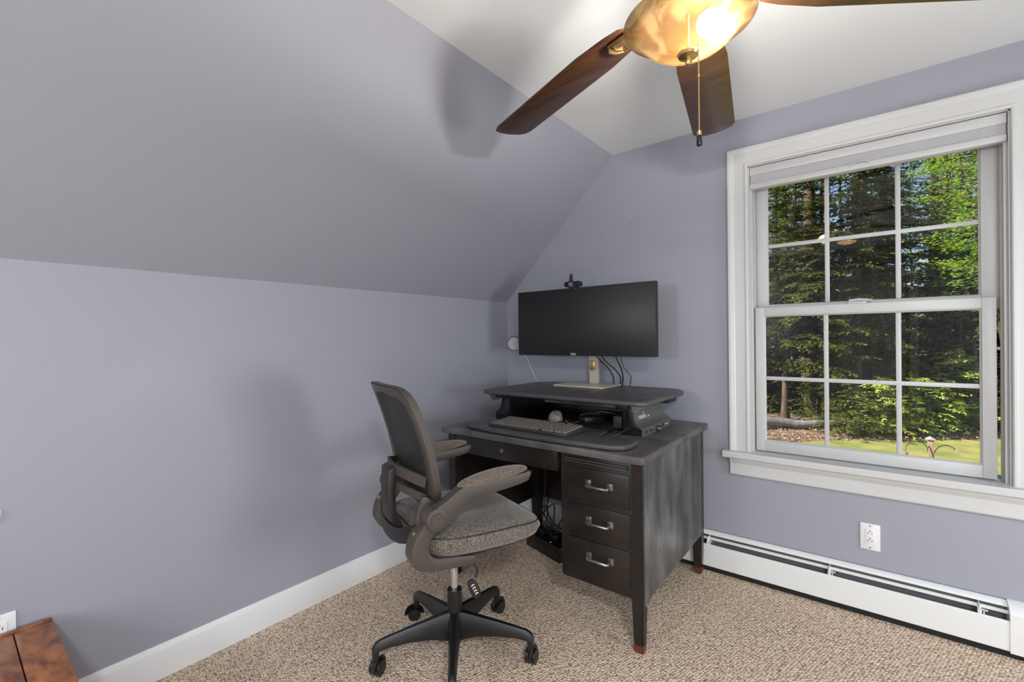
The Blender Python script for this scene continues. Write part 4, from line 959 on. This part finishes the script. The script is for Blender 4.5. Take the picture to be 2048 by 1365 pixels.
for i, (x, y, row) in enumerate(spots):
    p_ = protos[i % 3 if y < 37 or i < 3 else 2]; sc_ = r3.uniform(.85, 1.2)*(1 if y < 37 else 1.25); rz_ = r3.uniform(0, 6.28)
    if i in (6, 25, 36, 37, 39, 41, 42, 44, 46, 47, 48): continue      # wholly hidden behind nearer trees
    q_ = (x-2.077)/(y+2.576)
    col_ = 'left of the window\'s view' if q_ < -.19 else 'behind the left panes' if q_ < -.05 else 'behind the middle panes' if q_ < .055 else 'behind the right panes' if q_ < .16 else 'right of the window\'s view'
    lb_ = 'dark green hemlock in the %s row of the wood, %s' % (('nearest', 'second', 'third', 'fourth', 'farthest')[row], col_)
    o_ = p_ if i < 3 else dup(p_, (0, 0, 0), 0)
    o_.location = (x, y, GZ); o_.rotation_euler = (0, 0, rz_); o_.scale = (sc_,)*3; o_['label'] = lb_
for i_, (px_, D_, sc_) in enumerate(((1572, 21.5, .95), (1648, 21, 1.0), (1716, 20.5, .9), (1760, 22, 1.05))):
    dup(protos[0], at(px_, D_), i_*1.9, sc_, 'dark hemlock at the front of the wood, %s' % ('nearest the window\'s left edge', 'second from the window\'s left edge', 'behind the middle panes', 'beside the middle vertical bar')[i_], GB)
def bare(name, px, D, w, h, label, bark=BARK, lean=(0, 0), wob=.05, seed=1, stubs=14, top=.5, r1=None):
    t = thing(name, label, 'tree', at(px, D)); r0 = w/2/914.3*D
    obj('trunk', trunk_bm(h, r0, r0*top if r1 is None else r1, lean, wob, seed, 14, 18, 0), bark, t, ang=60)
    if stubs:
        b = NB(); rr = random.Random(seed+5)
        for k in range(stubs):
            z = rr.uniform(.8, min(h*.7, 9)); a = rr.uniform(0, 6.28); L = rr.uniform(.4, 1.5); c = Vector((lean[0]*z/h, lean[1]*z/h, z)); e = Vector((math.cos(a), math.sin(a), 0))
            tube(b, [c, c+e*L*.5+Vector((0, 0, .03)), c+e*L+Vector((0, 0, -.14*L))], [.014, .010, .004], 4)
        obj('dead_branches', b, bark, t)
    return t
bare('tree', 1619, 23, 30, 16, 'thickest dark trunk behind the left column of panes', seed=3, stubs=22)
bare('tree', 1683, 27, 8, 15, 'thin brown trunk left of centre in the wood', seed=4, stubs=20)
bare('tree', 1700, 26, 7, 15, 'thin pale trunk with many dead twigs', BARKG, (.25, 0), seed=5, stubs=26)
bare('tree', 1730, 22.5, 21, 16, 'straight thick brown trunk behind the middle panes', seed=6, stubs=18)
bare('tree', 1744, 25, 6, 14, 'slim greyish trunk right beside the thick middle one', BARKG, seed=7)
bare('tree', 1817, 20, 12, 11, 'leaning pale grey trunk with a thin crooked top', BARKG, (-1.9, -.6), .10, seed=8, stubs=10, r1=.025)
bare('tree', 1868, 23, 20, 16, 'left one of the two thick trunks behind the right panes', seed=9, stubs=20)
bare('tree', 1891, 24, 18, 16, 'right reddish one of the two thick trunks behind the right panes', seed=10, stubs=16)
bare('tree', 1949, 22, 8, 6, 'short broken pale trunk at the window\'s right side', BARKG, seed=12, stubs=12)
bare('tree', 1554, 24, 15, 15, 'dark trunk nearest the left edge of the glass', seed=13, stubs=20)
bare('tree', 1590, 27, 12, 15, 'middle dark trunk between two others at left', seed=14)
log = thing('fallen_log', 'grey fallen log lying at the edge of the wood', 'log', at(1590, 19.5, GZ))
b = tube(NB(), smooth_open([at(1520, 19.5, GZ+.22), at(1560, 19.5, GZ+.22), at(1600, 19.3, GZ+.16), at(1650, 19.2, GZ+.20), at(1690, 19.4, GZ+.16)], 5), [.22-.0035*i for i in range(21)], 14); obj('trunk', b, BARKG, log, world=True, ang=60)

# young hemlocks at the wood's edge
def young(px, D, h, Lm, seed, label, leaf=YOUNG, nb=64, wd=.20):
    t = make_tree('young_hemlock', seed, leaf, BARK, label, 'shrub', h=h, r0=.035, base=.08, nb=nb, Lmax=Lm, dens=3, tw=.26, wd=wd, droop=.55, stubs=0); t.location = at(px, D); return t
young(1908, 18.6, 3.3, 1.75, 31, 'tallest bright young hemlock behind the lower right pane', nb=120)
young(1960, 18.8, 2.6, 1.5, 32, 'bright young hemlock cut off by the right window frame', nb=90)
young(1845, 18.2, 2.2, 1.35, 33, 'low spreading young hemlock just left of the tallest one', nb=90)
young(1760, 18.2, 2.2, 1.5, 34, 'young hemlock behind the middle vertical bar', nb=100)
young(1810, 19.5, 2.5, 1.4, 37, 'young hemlock half hidden between two brighter ones', HEML, nb=80)
young(1702, 17.9, 1.8, 1.4, 35, 'low young hemlock beside the end of the log', HEML, nb=80)
young(1630, 20.5, 1.9, 1.3, 36, 'dark small hemlock standing behind the log', HEML, nb=70)
young(1672, 24.5, 3.0, 1.2, 38, 'small sunlit hemlock in the clearing behind the wood\'s edge', YOUNG, nb=60)
young(1712, 25.5, 2.4, 1.1, 39, 'small sunlit hemlock right of the one in the clearing', YOUNG, nb=60)

# maple with layered bright leaves, upper right
def maple(name, px, D, h, seed, label, lean=(0, 0), nl=9, spread=2.6, zlo=3.0):
    t = thing(name, label, 'tree', at(px, D)); rr = random.Random(seed); tb_ = trunk_bm(h, .06, .02, lean, .12, seed); fb = NB()
    for i in range(nl*5):
        z = zlo+(h-zlo)*((i+rr.random())/(nl*5)); a = rr.uniform(0, 6.28); L = spread*rr.uniform(.45, 1.0)*(1-.35*(z/h))
        c = Vector((lean[0]*z/h, lean[1]*z/h, z)); e = Vector((math.cos(a), math.sin(a), .22)); tip = c+e*L
        mid = c+e*L*.5+Vector((0, 0, .12)); tube(tb_, [c, mid, tip], [.022, .014, .005], 4)
        for k in range(int(L*95)):
            q = rr.random()**.7; p = c.lerp(tip, q)+Vector((rr.gauss(0, .30), rr.gauss(0, .30), rr.gauss(0, .07)+.05))
            s_ = rr.uniform(.045, .085); az = rr.uniform(0, 6.28); d = Vector((math.cos(az), math.sin(az), rr.uniform(-.5, .15))).normalized()
            sd_ = d.cross(Vector((rr.uniform(-.4, .4), rr.uniform(-.4, .4), 1))).normalized()*s_
            b5 = [p-d*s_*.6, p+sd_*.9-d*s_*.1, p+sd_*.45+d*s_*.35, p+d*s_*1.1, p-sd_*.45+d*s_*.35, p-sd_*.9-d*s_*.1]
            fb.faces.new([fb.verts.new(v) for v in b5])
    obj('trunk', tb_, BARK, t, ang=60); obj('foliage', fb, MAPLE, t, clean=False); return t
maple('maple_tree', 1945, 19.6, 13.5, 41, 'lime green maple with layered leaves behind the upper right panes', (-1.0, -.8), nl=11, spread=3.0, zlo=4.4)
maple('maple_tree', 2040, 16.5, 12, 42, 'lime green maple at the right edge of the window', (-1.6, 0), nl=10, spread=2.5, zlo=4.6)
maple('maple_tree', 1810, 23.0, 14, 43, 'maple with sparse leaves rising behind the middle vertical bar', (.4, 0), nl=7, spread=2.6, zlo=5.0)
maple('maple_tree', 1560, 30.0, 15, 44, 'distant yellow green tree at the upper left of the window', (.4, 0), nl=8, spread=2.8, zlo=7.0)

# post with hanger arms in the lawn
po = thing('feeder_post', 'wooden bird feeder post with cap and two curved hanger arms on the lawn', 'feeder post', at(1859.5, 9.1))
PT = -.83-GZ
b = bx(NB(), -.045, .045, -.045, .045, 0, PT-.045, .004); obj('post', b, mat('weathered_post', (.30, .22, .14), .9, var=.5, vscale=9, stretch=(1, 1, .2)), po)
b = NB(); prism(b, [(-.075, PT-.045), (.075, PT-.045), (.075, PT-.028), (0, PT+.012), (-.075, PT-.028)], -.075, .075, 'y', .003); obj('post_cap', b, mat('grey_cap', (.32, .30, .31), .8), po)
ex = Vector((Rt.x, Rt.y, 0))
for s, dz in ((-1, 0), (1, -.09)):
    pts = [ex*s*.055+Vector((0, 0, PT-.30+dz)), ex*s*.075+Vector((0, 0, PT-.20+dz)), ex*s*.17+Vector((0, 0, PT-.10+dz)), ex*s*.30+Vector((0, 0, PT-.075+dz)), ex*s*.42+Vector((0, 0, PT-.11+dz)), ex*s*.50+Vector((0, 0, PT-.17+dz))]
    b = tube(NB(), smooth_open(pts, 5), .008, 6); hk = obj('hanger_arm', b, DARK, po)
    if s > 0: b = NB(); tube(b, [pts[-1]+Vector((0, 0, .01)), pts[-1]+ex*.02+Vector((0, 0, -.05))], .010, 6); obj('arm_tip', b, PLASTW, hk)
fd = pts  # hanging feeder on the left arm
c = po.location+ex*-.50+Vector((0, 0, PT-.17)); hf = thing('hanging_feeder', 'small grey feeder hanging from the post\'s left arm', 'feeder', c+Vector((0, 0, -.19)))
b = NB(); tube(b, [(0, 0, .20), (0, 0, .08)], .004, 5); obj('hook', b, DARK, hf)
b = NB(); lathe(b, [(0, .085), (.045, .07), (.045, .062), (.032, .06), (.032, .01), (.042, 0), (0, 0)], n=16); obj('body', b, HEATG, hf)
